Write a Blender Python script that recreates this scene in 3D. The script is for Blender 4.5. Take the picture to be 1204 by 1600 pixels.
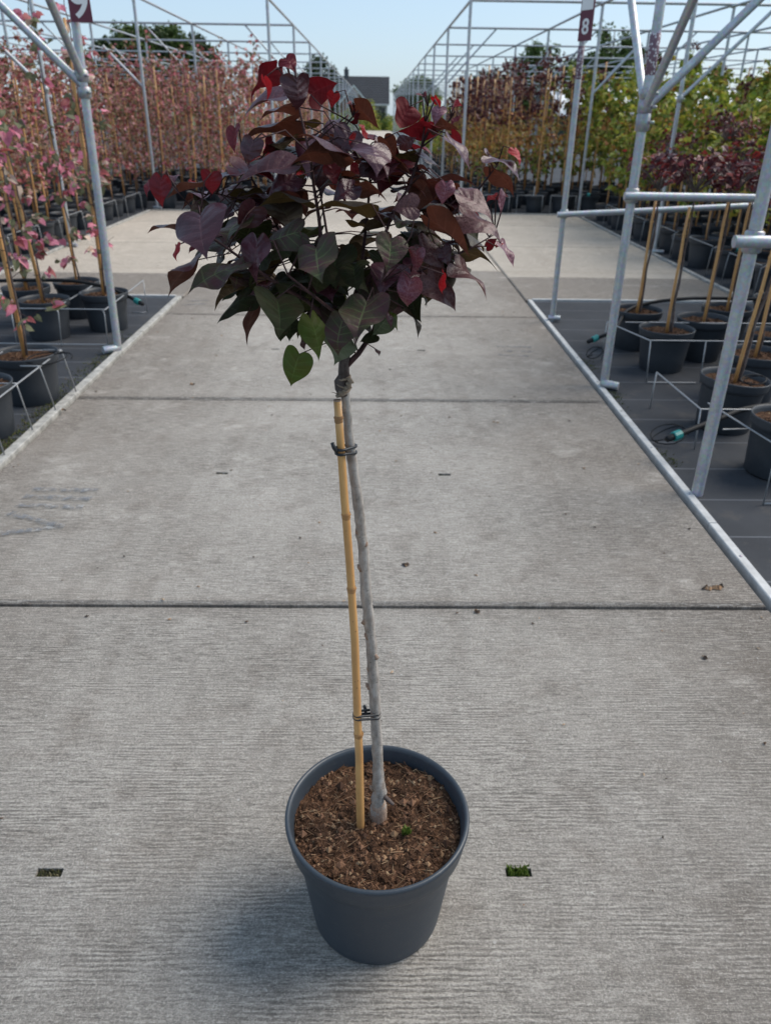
import bpy, math, random
from mathutils import Vector as V, Matrix, Quaternion, noise as mnoise
R = random.Random(7)
rad = math.radians
for o in list(bpy.data.objects): bpy.data.objects.remove(o)
S = bpy.context.scene
COL = S.collection

# ------------------------------------------------------------------ camera, sky, sun, exposure
HC = 1.43; FPX = 1200.0
AX = (V((0.9998769, 0.00658122, 0.01424326)), V((-0.00961762, -0.4601663, 0.88778065)), V((0.01239695, -0.88780835, -0.46004636)))
cam = bpy.data.cameras.new('camera'); camo = bpy.data.objects.new('camera', cam); COL.objects.link(camo)
right = V((AX[0][0], AX[1][0], AX[2][0])); down = V((AX[0][1], AX[1][1], AX[2][1])); fwd = V((AX[0][2], AX[1][2], AX[2][2]))
m = Matrix((right, -down, -fwd)).transposed().to_4x4(); m.translation = V((0, 0, HC)); camo.matrix_world = m
cam.sensor_fit = 'HORIZONTAL'; cam.sensor_width = 36; cam.lens = 36 * FPX / 1204
cam.clip_start = 0.02; cam.clip_end = 3000
cam.dof.use_dof = True; cam.dof.focus_distance = 1.12; cam.dof.aperture_fstop = 10.0
S.camera = camo
S.render.resolution_x = 770; S.render.resolution_y = 1024

SUN_EL = 47; SUN_AZ = 70      # azimuth from +y towards +x
w = bpy.data.worlds.new('World'); S.world = w; w.use_nodes = True
nt = w.node_tree; nt.nodes.clear()
sky = nt.nodes.new('ShaderNodeTexSky'); sky.sky_type = 'NISHITA'; sky.sun_disc = False
sky.sun_elevation = rad(SUN_EL); sky.sun_rotation = rad(SUN_AZ); sky.air_density = 1.0; sky.dust_density = 1.2; sky.ozone_density = 3.0
bg = nt.nodes.new('ShaderNodeBackground'); bg.inputs[1].default_value = 0.15
mx = nt.nodes.new('ShaderNodeMix'); mx.data_type = 'RGBA'; mx.inputs[0].default_value = 0.6
mx.inputs[7].default_value = (2.9, 3.8, 4.75, 1)        # thin even veil of high cloud over the whole dome
out = nt.nodes.new('ShaderNodeOutputWorld')
nt.links.new(sky.outputs[0], mx.inputs[6]); nt.links.new(mx.outputs[2], bg.inputs[0]); nt.links.new(bg.outputs[0], out.inputs[0])
sl = bpy.data.lights.new('sun', 'SUN'); sl.energy = 3.15; sl.angle = rad(42); sl.color = (1, 0.92, 0.81)
so = bpy.data.objects.new('sun', sl); COL.objects.link(so)
sd = V((math.sin(rad(SUN_AZ)) * math.cos(rad(SUN_EL)), math.cos(rad(SUN_AZ)) * math.cos(rad(SUN_EL)), math.sin(rad(SUN_EL))))
so.rotation_euler = sd.to_track_quat('Z', 'Y').to_euler(); so.location = (6, 4, 12)
vs = S.view_settings; vs.view_transform = 'Standard'; vs.look = 'None'; vs.exposure = 0.32; vs.gamma = 1.0; vs.use_curve_mapping = False

# ------------------------------------------------------------------ helpers
def at(px, py, Y):
    c = V((px - 602, py - 800, FPX)); v = V((AX[0].dot(c), AX[1].dot(c), AX[2].dot(c)))
    return V((0, 0, HC)) + v * (Y / v.y)
class MB:
    def __init__(s): s.v = []; s.f = []; s.m = []; s.uv = []
    def face(s, idx, m=0): s.f.append(tuple(idx)); s.m.append(m)
    def add(s, vs_, fs, m=0):
        b = len(s.v); s.v += [V(p) for p in vs_]
        for f in fs: s.f.append(tuple(b + i for i in f)); s.m.append(m)
    def box(s, lo, hi, m=0):
        x0, y0, z0 = lo; x1, y1, z1 = hi
        s.add([(x0,y0,z0),(x1,y0,z0),(x1,y1,z0),(x0,y1,z0),(x0,y0,z1),(x1,y0,z1),(x1,y1,z1),(x0,y1,z1)],
              [(3,2,1,0),(4,5,6,7),(0,1,5,4),(1,2,6,5),(2,3,7,6),(3,0,4,7)], m)
    def tube(s, pts, r, n=8, m=0, cap=True):
        pts = [V(p) for p in pts]; k = len(pts)
        rs = r if isinstance(r, (list, tuple)) else [r] * k
        up = None; b = len(s.v)
        for i, p in enumerate(pts):
            t = (pts[min(i+1, k-1)] - pts[max(i-1, 0)])
            t = t.normalized() if t.length > 1e-9 else V((0,0,1))
            if up is None: up = t.orthogonal().normalized()
            up = (up - t * up.dot(t)); up = up.normalized() if up.length > 1e-6 else t.orthogonal().normalized()
            q = t.cross(up)
            for j in range(n):
                a = 2*math.pi*j/n; s.v.append(p + (up*math.cos(a) + q*math.sin(a)) * rs[i])
        for i in range(k-1):
            for j in range(n):
                j2 = (j+1) % n
                s.f.append((b+i*n+j, b+i*n+j2, b+(i+1)*n+j2, b+(i+1)*n+j)); s.m.append(m)
        if cap:
            s.f.append(tuple(b+j for j in reversed(range(n)))); s.m.append(m)
            s.f.append(tuple(b+(k-1)*n+j for j in range(n))); s.m.append(m)
    def ring(s, pts, r, n=6, m=0):     # closed loop tube
        pts = [V(p) for p in pts]; k = len(pts); b = len(s.v)
        c = sum(pts, V()) / k; ax = (pts[0]-c).cross(pts[k//4]-c).normalized()
        for i, p in enumerate(pts):
            t = (pts[(i+1) % k] - pts[i-1]).normalized(); u = (ax - t*ax.dot(t)).normalized(); q = t.cross(u)
            for j in range(n):
                a = 2*math.pi*j/n; s.v.append(p + (u*math.cos(a) + q*math.sin(a))*r)
        for i in range(k):
            for j in range(n):
                i2 = (i+1) % k; j2 = (j+1) % n
                s.f.append((b+i*n+j, b+i*n+j2, b+i2*n+j2, b+i2*n+j)); s.m.append(m)
    def lathe(s, prof, n=32, c=(0,0,0), m=0):
        b = len(s.v); c = V(c)
        for (r, z) in prof:
            for j in range(n):
                a = 2*math.pi*j/n; s.v.append(c + V((r*math.cos(a), r*math.sin(a), z)))
        for i in range(len(prof)-1):
            for j in range(n):
                j2 = (j+1) % n
                s.f.append((b+i*n+j, b+i*n+j2, b+(i+1)*n+j2, b+(i+1)*n+j)); s.m.append(m)
    def mesh(s, name, mats, smooth=False, off=V((0,0,0))):
        me = bpy.data.meshes.new(name)
        me.from_pydata([tuple(p - off) for p in s.v], [], s.f)
        for mm in (mats if isinstance(mats, (list, tuple)) else [mats]): me.materials.append(mm)
        me.polygons.foreach_set('material_index', s.m)
        if smooth: me.polygons.foreach_set('use_smooth', [True]*len(s.f))
        me.update()
        return me
def link(name, data, parent=None, loc=(0,0,0)):
    o = bpy.data.objects.new(name, data); COL.objects.link(o); o.location = loc
    if parent: o.parent = parent
    return o
def tag(o, label=None, cat=None, group=None, kind=None):
    if label: o['label'] = label
    if cat: o['category'] = cat
    if group: o['group'] = group
    if kind: o['kind'] = kind
    return o
def thing(name, label, cat, loc, group=None):
    return tag(link(name, None, None, loc), label, cat, group)
def wpos(o):
    p = V(o.location)
    while o.parent: o = o.parent; p += V(o.location)
    return p
def part(name, mb, mats, parent, smooth=False):      # mb in world coordinates
    return link(name, mb.mesh(name, mats, smooth, wpos(parent)), parent)
def solo(name, mb, mats, base, smooth=False):
    base = V(base); return link(name, mb.mesh(name, mats, smooth, base), None, base)
_cyl = {}
def pipe(name, p0, p1, r, mat, parent, n=10):
    key = (mat.name, n)
    if key not in _cyl:
        mb = MB(); mb.tube([(0,0,0), (0,0,1)], 1, n); me = mb.mesh('pipe', mat)
        for p in me.polygons: p.use_smooth = len(p.vertices) == 4
        _cyl[key] = me
    p0 = V(p0); p1 = V(p1); d = p1 - p0
    o = link(name, _cyl[key], parent, p0 - (wpos(parent) if parent else V()))
    o.rotation_mode = 'QUATERNION'; o.rotation_quaternion = d.to_track_quat('Z', 'Y'); o.scale = (r, r, d.length)
    return o

# ------------------------------------------------------------------ materials
class N:
    def __init__(s, name):
        s.m = bpy.data.materials.new(name); s.m.use_nodes = True; s.t = s.m.node_tree; s.t.nodes.clear()
        s.o = s.n('ShaderNodeOutputMaterial'); s.b = s.n('ShaderNodeBsdfPrincipled'); s.l(s.b.outputs[0], s.o.inputs[0])
    def n(s, ty, **k):
        q = s.t.nodes.new(ty)
        for a, b in k.items(): setattr(q, a, b)
        return q
    def l(s, a, b): s.t.links.new(a, b)
    def set(s, sock, v):
        if hasattr(v, 'is_output') or isinstance(v, bpy.types.NodeSocket): s.l(v, sock)
        else: sock.default_value = v
    def pos(s): return s.n('ShaderNodeNewGeometry').outputs['Position']
    def obj(s): return s.n('ShaderNodeTexCoord').outputs['Object']
    def mapping(s, vec, scale): 
        q = s.n('ShaderNodeMapping'); s.l(vec, q.inputs[0]); q.inputs[3].default_value = scale; return q.outputs[0]
    def noise(s, vec, scale, det=3, rough=.55):
        q = s.n('ShaderNodeTexNoise'); q.inputs['Scale'].default_value = scale; q.inputs['Detail'].default_value = det; q.inputs['Roughness'].default_value = rough
        if vec is not None: s.l(vec, q.inputs['Vector'])
        return q.outputs[0]
    def ramp(s, fac, stops, const=False):
        q = s.n('ShaderNodeValToRGB'); s.l(fac, q.inputs[0]); cr = q.color_ramp
        if const: cr.interpolation = 'CONSTANT'
        while len(cr.elements) < len(stops): cr.elements.new(0.5)
        for e, (p, c) in zip(cr.elements, stops):
            e.position = p; e.color = (c, c, c, 1) if isinstance(c, (int, float)) else (*c, 1)
        return q.outputs[0]
    def mix(s, f, a, b, mode='MIX'):
        q = s.n('ShaderNodeMix', data_type='RGBA', blend_type=mode); s.set(q.inputs[0], f)
        for i, v in ((6, a), (7, b)): s.set(q.inputs[i], (*v, 1) if isinstance(v, tuple) and len(v) == 3 else v)
        return q.outputs[2]
    def math(s, op, a, b=0.0, c=0.0):
        q = s.n('ShaderNodeMath', operation=op); s.set(q.inputs[0], a); s.set(q.inputs[1], b); s.set(q.inputs[2], c); return q.outputs[0]
    def base(s, v): s.set(s.b.inputs['Base Color'], (*v, 1) if isinstance(v, tuple) else v)
    def rough(s, v): s.set(s.b.inputs['Roughness'], v)
    def bump(s, h, dist, st=1.0, prev=None):
        q = s.n('ShaderNodeBump'); q.inputs['Strength'].default_value = st; q.inputs['Distance'].default_value = dist; s.l(h, q.inputs['Height'])
        if prev: s.l(prev, q.inputs['Normal'])
        s.l(q.outputs[0], s.b.inputs['Normal']); return q.outputs[0]

def mat_concrete(name, c1, c2, stain, edge=.8):
    k = N(name); p = k.pos()
    big = k.noise(p, 0.9, 5, .6); mid = k.noise(p, 5.5, 5, .65)
    l1 = k.noise(k.mapping(p, (15, 135, 1)), 1.0, 4, .7)
    l2 = k.noise(k.mapping(p, (75, 270, 1)), 1.0, 3, .7)
    gr = k.noise(p, 230, 5, .8)
    col = k.mix(k.ramp(big, [(.3, 0), (.7, 1)]), c1, c2)
    col = k.mix(k.math('MULTIPLY', k.ramp(mid, [(.50, 0), (.72, 1)]), .6), col, stain)
    lines = k.math('ADD', k.math('MULTIPLY', l1, .6), k.math('MULTIPLY', l2, .4))
    sxyz = k.n('ShaderNodeSeparateXYZ'); k.l(p, sxyz.inputs[0])
    wv = k.math('ADD', k.math('MULTIPLY', sxyz.outputs[1], 2*math.pi/.0098), k.math('MULTIPLY', k.noise(k.mapping(p, (5, 26, 1)), 1.0, 3), 15.0))
    gro = k.math('MULTIPLY', k.math('ADD', k.math('SINE', wv), 1.0), .5)
    gw = k.math('MULTIPLY', k.ramp(k.noise(k.mapping(p, (3, 9, 1)), 1.0, 4), [(.4, 0), (.68, 1)]), .2)
    lines = k.math('ADD', lines, k.math('MULTIPLY', k.math('SUBTRACT', gro, .5), gw))
    ex = k.math('ADD', k.math('DIVIDE', k.math('ABSOLUTE', k.math('SUBTRACT', sxyz.outputs[0], -.185)), 1.5), k.math('MULTIPLY', k.math('SUBTRACT', k.noise(k.mapping(p, (1.2, .7, 1)), 1.3, 5, .65), .5), 1.3))
    col = k.mix(k.math('MULTIPLY', k.ramp(ex, [(.35, 0), (1.0, 1)]), edge), col, stain)
    jd = k.math('ABSOLUTE', k.math('SUBTRACT', k.math('FRACT', k.math('ADD', k.math('DIVIDE', k.math('SUBTRACT', sxyz.outputs[1], 2.10), 2.035), .5)), .5))
    jd = k.math('ADD', jd, k.math('MULTIPLY', k.math('SUBTRACT', k.noise(p, 11, 5, .7), .5), .05))
    col = k.mix(k.math('MULTIPLY', k.ramp(jd, [(.0, 1), (.035, 0)]), .5), col, stain)
    trk = k.noise(k.mapping(p, (4.5, .35, 1)), 1.0, 4, .6)
    col = k.mix(k.math('MULTIPLY', k.ramp(trk, [(.52, 0), (.72, 1)]), .4), col, stain)
    blo = k.noise(k.mapping(p, (1, 1.6, 1)), 2.6, 6, .7)
    col = k.mix(k.math('MULTIPLY', k.ramp(blo, [(.56, 0), (.70, 1)]), .55), col, tuple(min(1, c*1.35) for c in c2))
    amt = k.ramp(k.noise(k.mapping(p, (.6, 1.3, 1)), 1.6, 3), [(.34, .55), (.62, 1)])
    dark = k.math('MULTIPLY', k.ramp(lines, [(.38, 1), (.51, 0)]), amt)
    col = k.mix(k.math('MULTIPLY', dark, .85), col, tuple(c*.34 for c in c1))
    lite = k.math('MULTIPLY', k.ramp(lines, [(.51, 0), (.62, 1)]), amt)
    col = k.mix(k.math('MULTIPLY', lite, .6), col, tuple(min(1, c*1.5) for c in c2))
    col = k.mix(k.math('MULTIPLY', k.ramp(gr, [(.38, 1), (.52, 0)]), .62), col, tuple(c*.45 for c in c1))
    col = k.mix(k.math('MULTIPLY', k.ramp(gr, [(.54, 0), (.66, 1)]), .5), col, tuple(min(1, c*1.6) for c in c2))
    sp = k.n('ShaderNodeTexVoronoi'); sp.inputs['Scale'].default_value = 26; k.l(p, sp.inputs['Vector'])
    spk = k.math('MULTIPLY', k.math('LESS_THAN', sp.outputs['Distance'], .09), k.math('GREATER_THAN', k.noise(p, 9, 2), .58))
    col = k.mix(k.math('MULTIPLY', spk, .55), col, (.62, .6, .57))
    rnd = k.n('ShaderNodeObjectInfo').outputs['Random']
    col = k.mix(1.0, col, k.ramp(rnd, [(0, .9), (1, 1.06)]), 'MULTIPLY')
    k.base(col); k.rough(.88); k.b.inputs['Specular IOR Level'].default_value = .25
    b1 = k.bump(k.math('MULTIPLY', lines, amt), .010, 1.0); k.bump(gr, .004, .9, b1)
    return k.m
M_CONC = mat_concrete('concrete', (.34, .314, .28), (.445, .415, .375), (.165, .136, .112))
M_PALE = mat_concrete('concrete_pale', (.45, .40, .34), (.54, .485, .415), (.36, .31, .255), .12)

def simple(name, col, rough=.6, noise_amt=.15, scale=8, metal=0.0, bump=0.0, spec=.5, dark=.6):
    k = N(name); p = k.obj(); q = k.noise(p, scale, 5, .6)
    k.base(k.mix(k.math('MULTIPLY', k.ramp(q, [(.35, 1), (.65, 0)]), noise_amt*2.5 if noise_amt < .4 else 1.0), col, tuple(c*dark for c in col)))
    k.rough(rough); k.b.inputs['Metallic'].default_value = metal; k.b.inputs['Specular IOR Level'].default_value = spec
    if bump: k.bump(k.noise(p, scale*6, 3), bump)
    return k.m
def mat_galv(name, col):
    k = N(name); p = k.pos(); q = k.noise(p, 14, 5, .65); v = k.n('ShaderNodeTexVoronoi'); v.inputs['Scale'].default_value = 90; k.l(p, v.inputs['Vector'])
    c = k.mix(k.ramp(q, [(.3, 0), (.7, 1)]), tuple(a*.72 for a in col), col); c = k.mix(.12, c, v.outputs['Color'])
    k.base(c); k.b.inputs['Metallic'].default_value = .55; k.rough(k.ramp(q, [(.3, .55), (.7, .38)])); k.bump(q, .0008, .4)
    return k.m
M_GALV = mat_galv('galvanised_steel', (.5, .53, .56)); M_CLAMP = mat_galv('cast_clamp', (.36, .37, .385))
M_ALU = simple('edging_metal', (.55, .55, .54), .7, .25, 16, .0, .001, .3, .6)
M_WIRE = simple('wire', (.38, .39, .4), .45, .15, 30, .5)
M_KERB = simple('worn_kerb', (.46, .45, .42), .9, .3, 22, 0, .003, .2, .4)

def mat_fabric():
    k = N('ground_cover_fabric'); p = k.pos(); w_ = k.n('ShaderNodeTexWave'); w_.inputs['Scale'].default_value = 60; k.l(p, w_.inputs['Vector'])
    w2 = k.n('ShaderNodeTexWave', bands_direction='Y'); w2.inputs['Scale'].default_value = 60; k.l(p, w2.inputs['Vector'])
    sx = k.n('ShaderNodeSeparateXYZ'); k.l(p, sx.inputs[0])
    fr = k.math('FRACT', k.math('MULTIPLY', sx.outputs[1], 3.1)); seam = k.math('LESS_THAN', fr, .028)
    c = k.mix(k.ramp(k.noise(p, 2.2, 5), [(.3, 0), (.7, 1)]), (.026, .029, .035), (.044, .048, .056))
    c = k.mix(k.math('MULTIPLY', seam, .6), c, (.15, .16, .18))
    dirt = k.ramp(k.noise(p, 7, 6, .7), [(.55, 0), (.75, 1)])
    c = k.mix(k.math('MULTIPLY', dirt, .5), c, (.1, .088, .074))
    k.base(c); k.b.inputs['Specular IOR Level'].default_value = .3; k.rough(.8); k.bump(k.math('ADD', w_.outputs[1], w2.outputs[1]), .0006, .6); return k.m
M_FAB = mat_fabric()
def mat_plastic(name, c, rough=.42):
    k = N(name); p = k.obj(); q = k.noise(p, 5, 5, .65); d = k.noise(p, 60, 4, .7)
    col = k.mix(k.ramp(q, [(.35, 0), (.7, 1)]), c, tuple(a*1.25 for a in c))
    col = k.mix(k.math('MULTIPLY', k.ramp(d, [(.58, 0), (.8, 1)]), .22), col, (.2, .18, .16))
    k.base(col); k.rough(k.ramp(q, [(.3, rough-.06), (.7, rough+.12)])); k.bump(k.noise(p, 260, 2), .0003, .4); return k.m
M_POT = mat_plastic('pot_plastic', (.031, .040, .051)); M_POT2 = mat_plastic('nursery_pot_plastic', (.028, .033, .04), .5)
def mat_soil():
    k = N('potting_soil'); p = k.pos(); a = k.noise(p, 70, 6, .75); b = k.noise(p, 260, 3, .7)
    c = k.ramp(a, [(.3, (.022, .012, .008)), (.5, (.10, .052, .03)), (.72, (.23, .13, .08))])
    c = k.mix(k.math('MULTIPLY', k.ramp(b, [(.4, 1), (.55, 0)]), .6), c, (.02, .012, .008)); k.base(c); k.rough(.95)
    k.bump(k.math('ADD', a, b), .006, 1.0); k.b.inputs['Specular IOR Level'].default_value = .15; return k.m
M_SOIL = mat_soil()
def mat_island(name, stops, rough=.6, transl=0.0, spec=.4, const=True):
    k = N(name); r = k.n('ShaderNodeNewGeometry').outputs['Random Per Island']
    c = k.ramp(r, stops, const); c = k.mix(.35, c, k.mix(1.0, c, k.ramp(k.noise(k.obj(), 14, 3), [(.3, .4), (.7, 1.4)]), 'MULTIPLY'))
    k.base(c); k.rough(rough); k.b.inputs['Specular IOR Level'].default_value = spec
    if transl:
        t = k.n('ShaderNodeBsdfTranslucent'); k.l(c, t.inputs[0]); mxs = k.n('ShaderNodeMixShader'); mxs.inputs[0].default_value = transl
        k.l(k.b.outputs[0], mxs.inputs[1]); k.l(t.outputs[0], mxs.inputs[2]); k.l(mxs.outputs[0], k.o.inputs[0])
    return k.m
M_CHIP = mat_island('coir_chips', [(0, (.10, .052, .03)), (.2, (.19, .105, .065)), (.4, (.055, .03, .02)), (.6, (.27, .17, .1)), (.75, (.15, .08, .045)), (.95, (.30, .21, .13))], .9, spec=.15)
def mat_bamboo():
    k = N('bamboo'); p = k.obj(); a = k.noise(k.mapping(p, (60, 60, 3)), 1.0, 4); b = k.noise(p, 9, 4); sp = k.noise(p, 180, 2)
    c = k.mix(k.ramp(a, [(.3, 0), (.7, 1)]), (.50, .25, .085), (.66, .38, .15)); c = k.mix(k.math('MULTIPLY', k.ramp(b, [(.5, 0), (.75, 1)]), .6), c, (.36, .16, .06))
    c = k.mix(k.math('MULTIPLY', k.math('GREATER_THAN', sp, .7), .6), c, (.16, .07, .03))
    k.base(c); k.rough(.38); return k.m
M_BAM = mat_bamboo()
M_BAMN = simple('bamboo_ring', (.46, .23, .085), .5, .3, 80)
M_BAMD = simple('bamboo_node', (.36, .19, .08), .6, .3, 60)
def mat_bark(name, c1, c2, sc):
    k = N(name); p = k.obj(); a = k.noise(k.mapping(p, (1, 1, .35)), sc, 6, .7); b = k.noise(k.mapping(p, (1, 1, 3)), sc*1.6, 4, .7)
    c = k.mix(k.ramp(a, [(.32, 0), (.62, 1)]), c1, c2); c = k.mix(k.math('MULTIPLY', k.ramp(b, [(.28, 1), (.40, 0)]), .85), c, tuple(x*.28 for x in c1)); c = k.mix(k.math('MULTIPLY', k.ramp(k.noise(p, 26, 4, .6), [(.52, 0), (.68, 1)]), .55), c, tuple(x*y for x, y in zip(c1, (.75, .62, .52))))
    k.base(c); k.rough(.8); k.bump(k.math('ADD', a, b), .002, .8); k.b.inputs['Specular IOR Level'].default_value = .3; return k.m
M_BARK = mat_bark('grey_bark', (.21, .185, .162), (.43, .395, .36), 75)
M_BARKD = mat_bark('dark_bark', (.055, .04, .036), (.15, .12, .11), 90)
M_STUMP = mat_bark('tan_bark', (.22, .14, .1), (.36, .27, .21), 60)
M_TWIG = mat_bark('twig', (.03, .016, .016), (.085, .04, .042), 90)
M_RAFF = simple('raffia', (.34, .26, .19), .9, .3, 60, bump=.002)
M_RUB = simple('black_rubber', (.016, .018, .022), .45, .1, 30)
M_HOSE = simple('hose', (.014, .015, .017), .6, .15, 14, 0, 0, .2)
M_TEAL = simple('teal_plastic', (.01, .2, .19), .4, .12, 20)
M_MOSS = mat_island('moss', [(0, (.05, .07, .015)), (.3, (.085, .11, .02)), (.55, (.12, .12, .04)), (.75, (.12, .09, .045))], .9)
M_MOSSG = mat_island('green_moss', [(0, (.08, .14, .02)), (.4, (.14, .21, .03)), (.75, (.2, .24, .06))], .9, .3)
M_MOSSD = mat_island('dry_moss', [(0, (.10, .09, .045)), (.35, (.17, .15, .085)), (.7, (.12, .13, .045))], .9)
M_WHITE = simple('white_paint', (.78, .78, .76), .6, .1, 6)
M_DEB = mat_island('debris', [(0, (.10, .06, .04)), (.3, (.3, .18, .1)), (.55, (.06, .045, .035)), (.8, (.42, .30, .2))], .9)

def leaf_mat(name, top, top2, vein, under, transl, rough=.34, vstr=.6, mott=0.0, spec=.5):
    k = N(name); uv = k.n('ShaderNodeUVMap').outputs[0]; sx = k.n('ShaderNodeSeparateXYZ'); k.l(uv, sx.inputs[0])
    u = k.math('ABSOLUTE', k.math('SUBTRACT', sx.outputs[0], .5)); u = k.math('MULTIPLY', u, 2.0); v = sx.outputs[1]
    p = k.obj(); rnd = k.n('ShaderNodeObjectInfo').outputs['Random']
    loc = k.n('ShaderNodeObjectInfo').outputs['Location']; pv = k.n('ShaderNodeVectorMath', operation='ADD'); k.l(p, pv.inputs[0])
    pm = k.n('ShaderNodeVectorMath', operation='SCALE'); k.l(loc, pm.inputs[0]); pm.inputs[3].default_value = 23.0; k.l(pm.outputs[0], pv.inputs[1]); p2 = pv.outputs[0]
    mid = k.math('LESS_THAN', u, k.math('SUBTRACT', .05, k.math('MULTIPLY', v, .03)))
    fr = k.math('ABSOLUTE', k.math('SUBTRACT', k.math('FRACT', k.math('ADD', k.math('MULTIPLY', v, 6.0), k.math('MULTIPLY', rnd, .6))), .5))
    side = k.math('SUBTRACT', 1.0, k.math('SMOOTHSTEP', fr, .0, .0) if False else k.math('MINIMUM', k.math('DIVIDE', fr, k.math('SUBTRACT', .12, k.math('MULTIPLY', u, .08))), 1.0))
    side = k.math('MULTIPLY', side, k.math('SUBTRACT', 1.0, k.math('MULTIPLY', u, .55)))
    vn = k.math('MULTIPLY', k.math('MAXIMUM', mid, side), vstr)
    n1 = k.noise(p2, 2.6, 5, .65)
    ct = k.mix(k.ramp(n1, [(.35, 0), (.65, 1)]), top, top2)
    if mott:
        vo = k.n('ShaderNodeTexVoronoi', feature='DISTANCE_TO_EDGE'); vo.inputs['Scale'].default_value = 9; k.l(p2, vo.inputs['Vector'])
        ct = k.mix(k.math('MULTIPLY', k.ramp(vo.outputs[0], [(0.02, 1), (.14, 0)]), mott), ct, vein)
    ct = k.mix(vn, ct, vein)
    ct = k.mix(1.0, ct, k.ramp(rnd, [(0, .75), (1, 1.25)]), 'MULTIPLY')
    cu = k.mix(k.ramp(n1, [(.3, 0), (.7, 1)]), under, tuple(x*.6 for x in under)); cu = k.mix(k.math('MULTIPLY', vn, .9), cu, tuple(min(1, x*2.2+.02) for x in under))
    bf = k.n('ShaderNodeNewGeometry').outputs['Backfacing']
    c = k.mix(bf, ct, cu); k.base(c); k.rough(k.math('ADD', k.math('MULTIPLY', bf, .3), k.math('ADD', rough, k.math('MULTIPLY', n1, .15))))
    k.b.inputs['Specular IOR Level'].default_value = spec
    h = k.math('ADD', k.math('MULTIPLY', k.math('SUBTRACT', .5, fr), -.22), k.math('MULTIPLY', k.noise(p2, 8, 3, .6), .22)); h = k.math('ADD', h, k.math('MULTIPLY', mid, -.2)); k.bump(h, .012, .4)
    if transl:
        t = k.n('ShaderNodeBsdfTranslucent'); k.l(k.mix(.5, cu, tuple(min(1, x*1.6) for x in under)), t.inputs[0]); ms = k.n('ShaderNodeMixShader'); ms.inputs[0].default_value = transl
        k.l(k.b.outputs[0], ms.inputs[1]); k.l(t.outputs[0], ms.inputs[2]); k.l(ms.outputs[0], k.o.inputs[0])
    return k.m
LM = {
 'P': leaf_mat('leaf_purple', (.042, .011, .019), (.066, .020, .030), (.16, .07, .08), (.085, .020, .014), .14, .26, .35, spec=.42),
 'K': leaf_mat('leaf_pink_sheen', (.095, .022, .042), (.14, .040, .062), (.32, .17, .2), (.15, .028, .024), .16, .24, .4, .3, spec=.45),
 'M': leaf_mat('leaf_mottled', (.052, .015, .020), (.080, .028, .030), (.18, .09, .09), (.13, .040, .019), .16, .34, .35, .5, spec=.34),
 'R': leaf_mat('leaf_red', (.085, .005, .011), (.12, .008, .014), (.20, .04, .04), (.14, .007, .011), .30, .32, .3, spec=.35),
 'B': leaf_mat('leaf_bright_red', (.27, .010, .016), (.36, .014, .018), (.42, .10, .07), (.27, .010, .014), .36, .34, .3, spec=.35),
 'U': leaf_mat('leaf_rust', (.042, .013, .019), (.064, .024, .028), (.16, .075, .075), (.098, .029, .017), .2, .26, .35, spec=.38),
 'O': leaf_mat('leaf_olive', (.030, .018, .014), (.042, .032, .016), (.10, .09, .05), (.075, .045, .012), .15, .38, .35, spec=.3),
 'G': leaf_mat('leaf_dark_green', (.016, .023, .008), (.027, .022, .012), (.045, .066, .026), (.045, .05, .018), .1, .45, .5, spec=.08),
 'D': leaf_mat('leaf_green_purple', (.068, .027, .034), (.042, .050, .024), (.13, .17, .07), (.08, .052, .025), .12, .36, .55, spec=.16),
 'L': leaf_mat('leaf_green', (.060, .100, .012), (.072, .074, .013), (.13, .19, .05), (.10, .125, .03), .25, .45, .45, spec=.25),
 'S': leaf_mat('leaf_grey_green', (.10, .11, .068), (.085, .10, .05), (.17, .20, .11), (.11, .125, .065), .1, .5, .35, spec=.25),
 'pk': leaf_mat('leaf_pink', (.62, .15, .25), (.74, .32, .38), (.75, .5, .52), (.60, .18, .26), .35, .5, .3),
 'ro': leaf_mat('leaf_rose', (.27, .05, .06), (.38, .10, .10), (.5, .2, .2), (.32, .07, .06), .3, .5, .3),
 'cr': leaf_mat('leaf_cream', (.64, .52, .40), (.55, .36, .30), (.3, .32, .16), (.55, .44, .34), .3, .5, .3),
 'gr': leaf_mat('leaf_variegated', (.085, .105, .045), (.13, .125, .06), (.42, .40, .26), (.16, .16, .09), .25, .5, .25),
}
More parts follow.
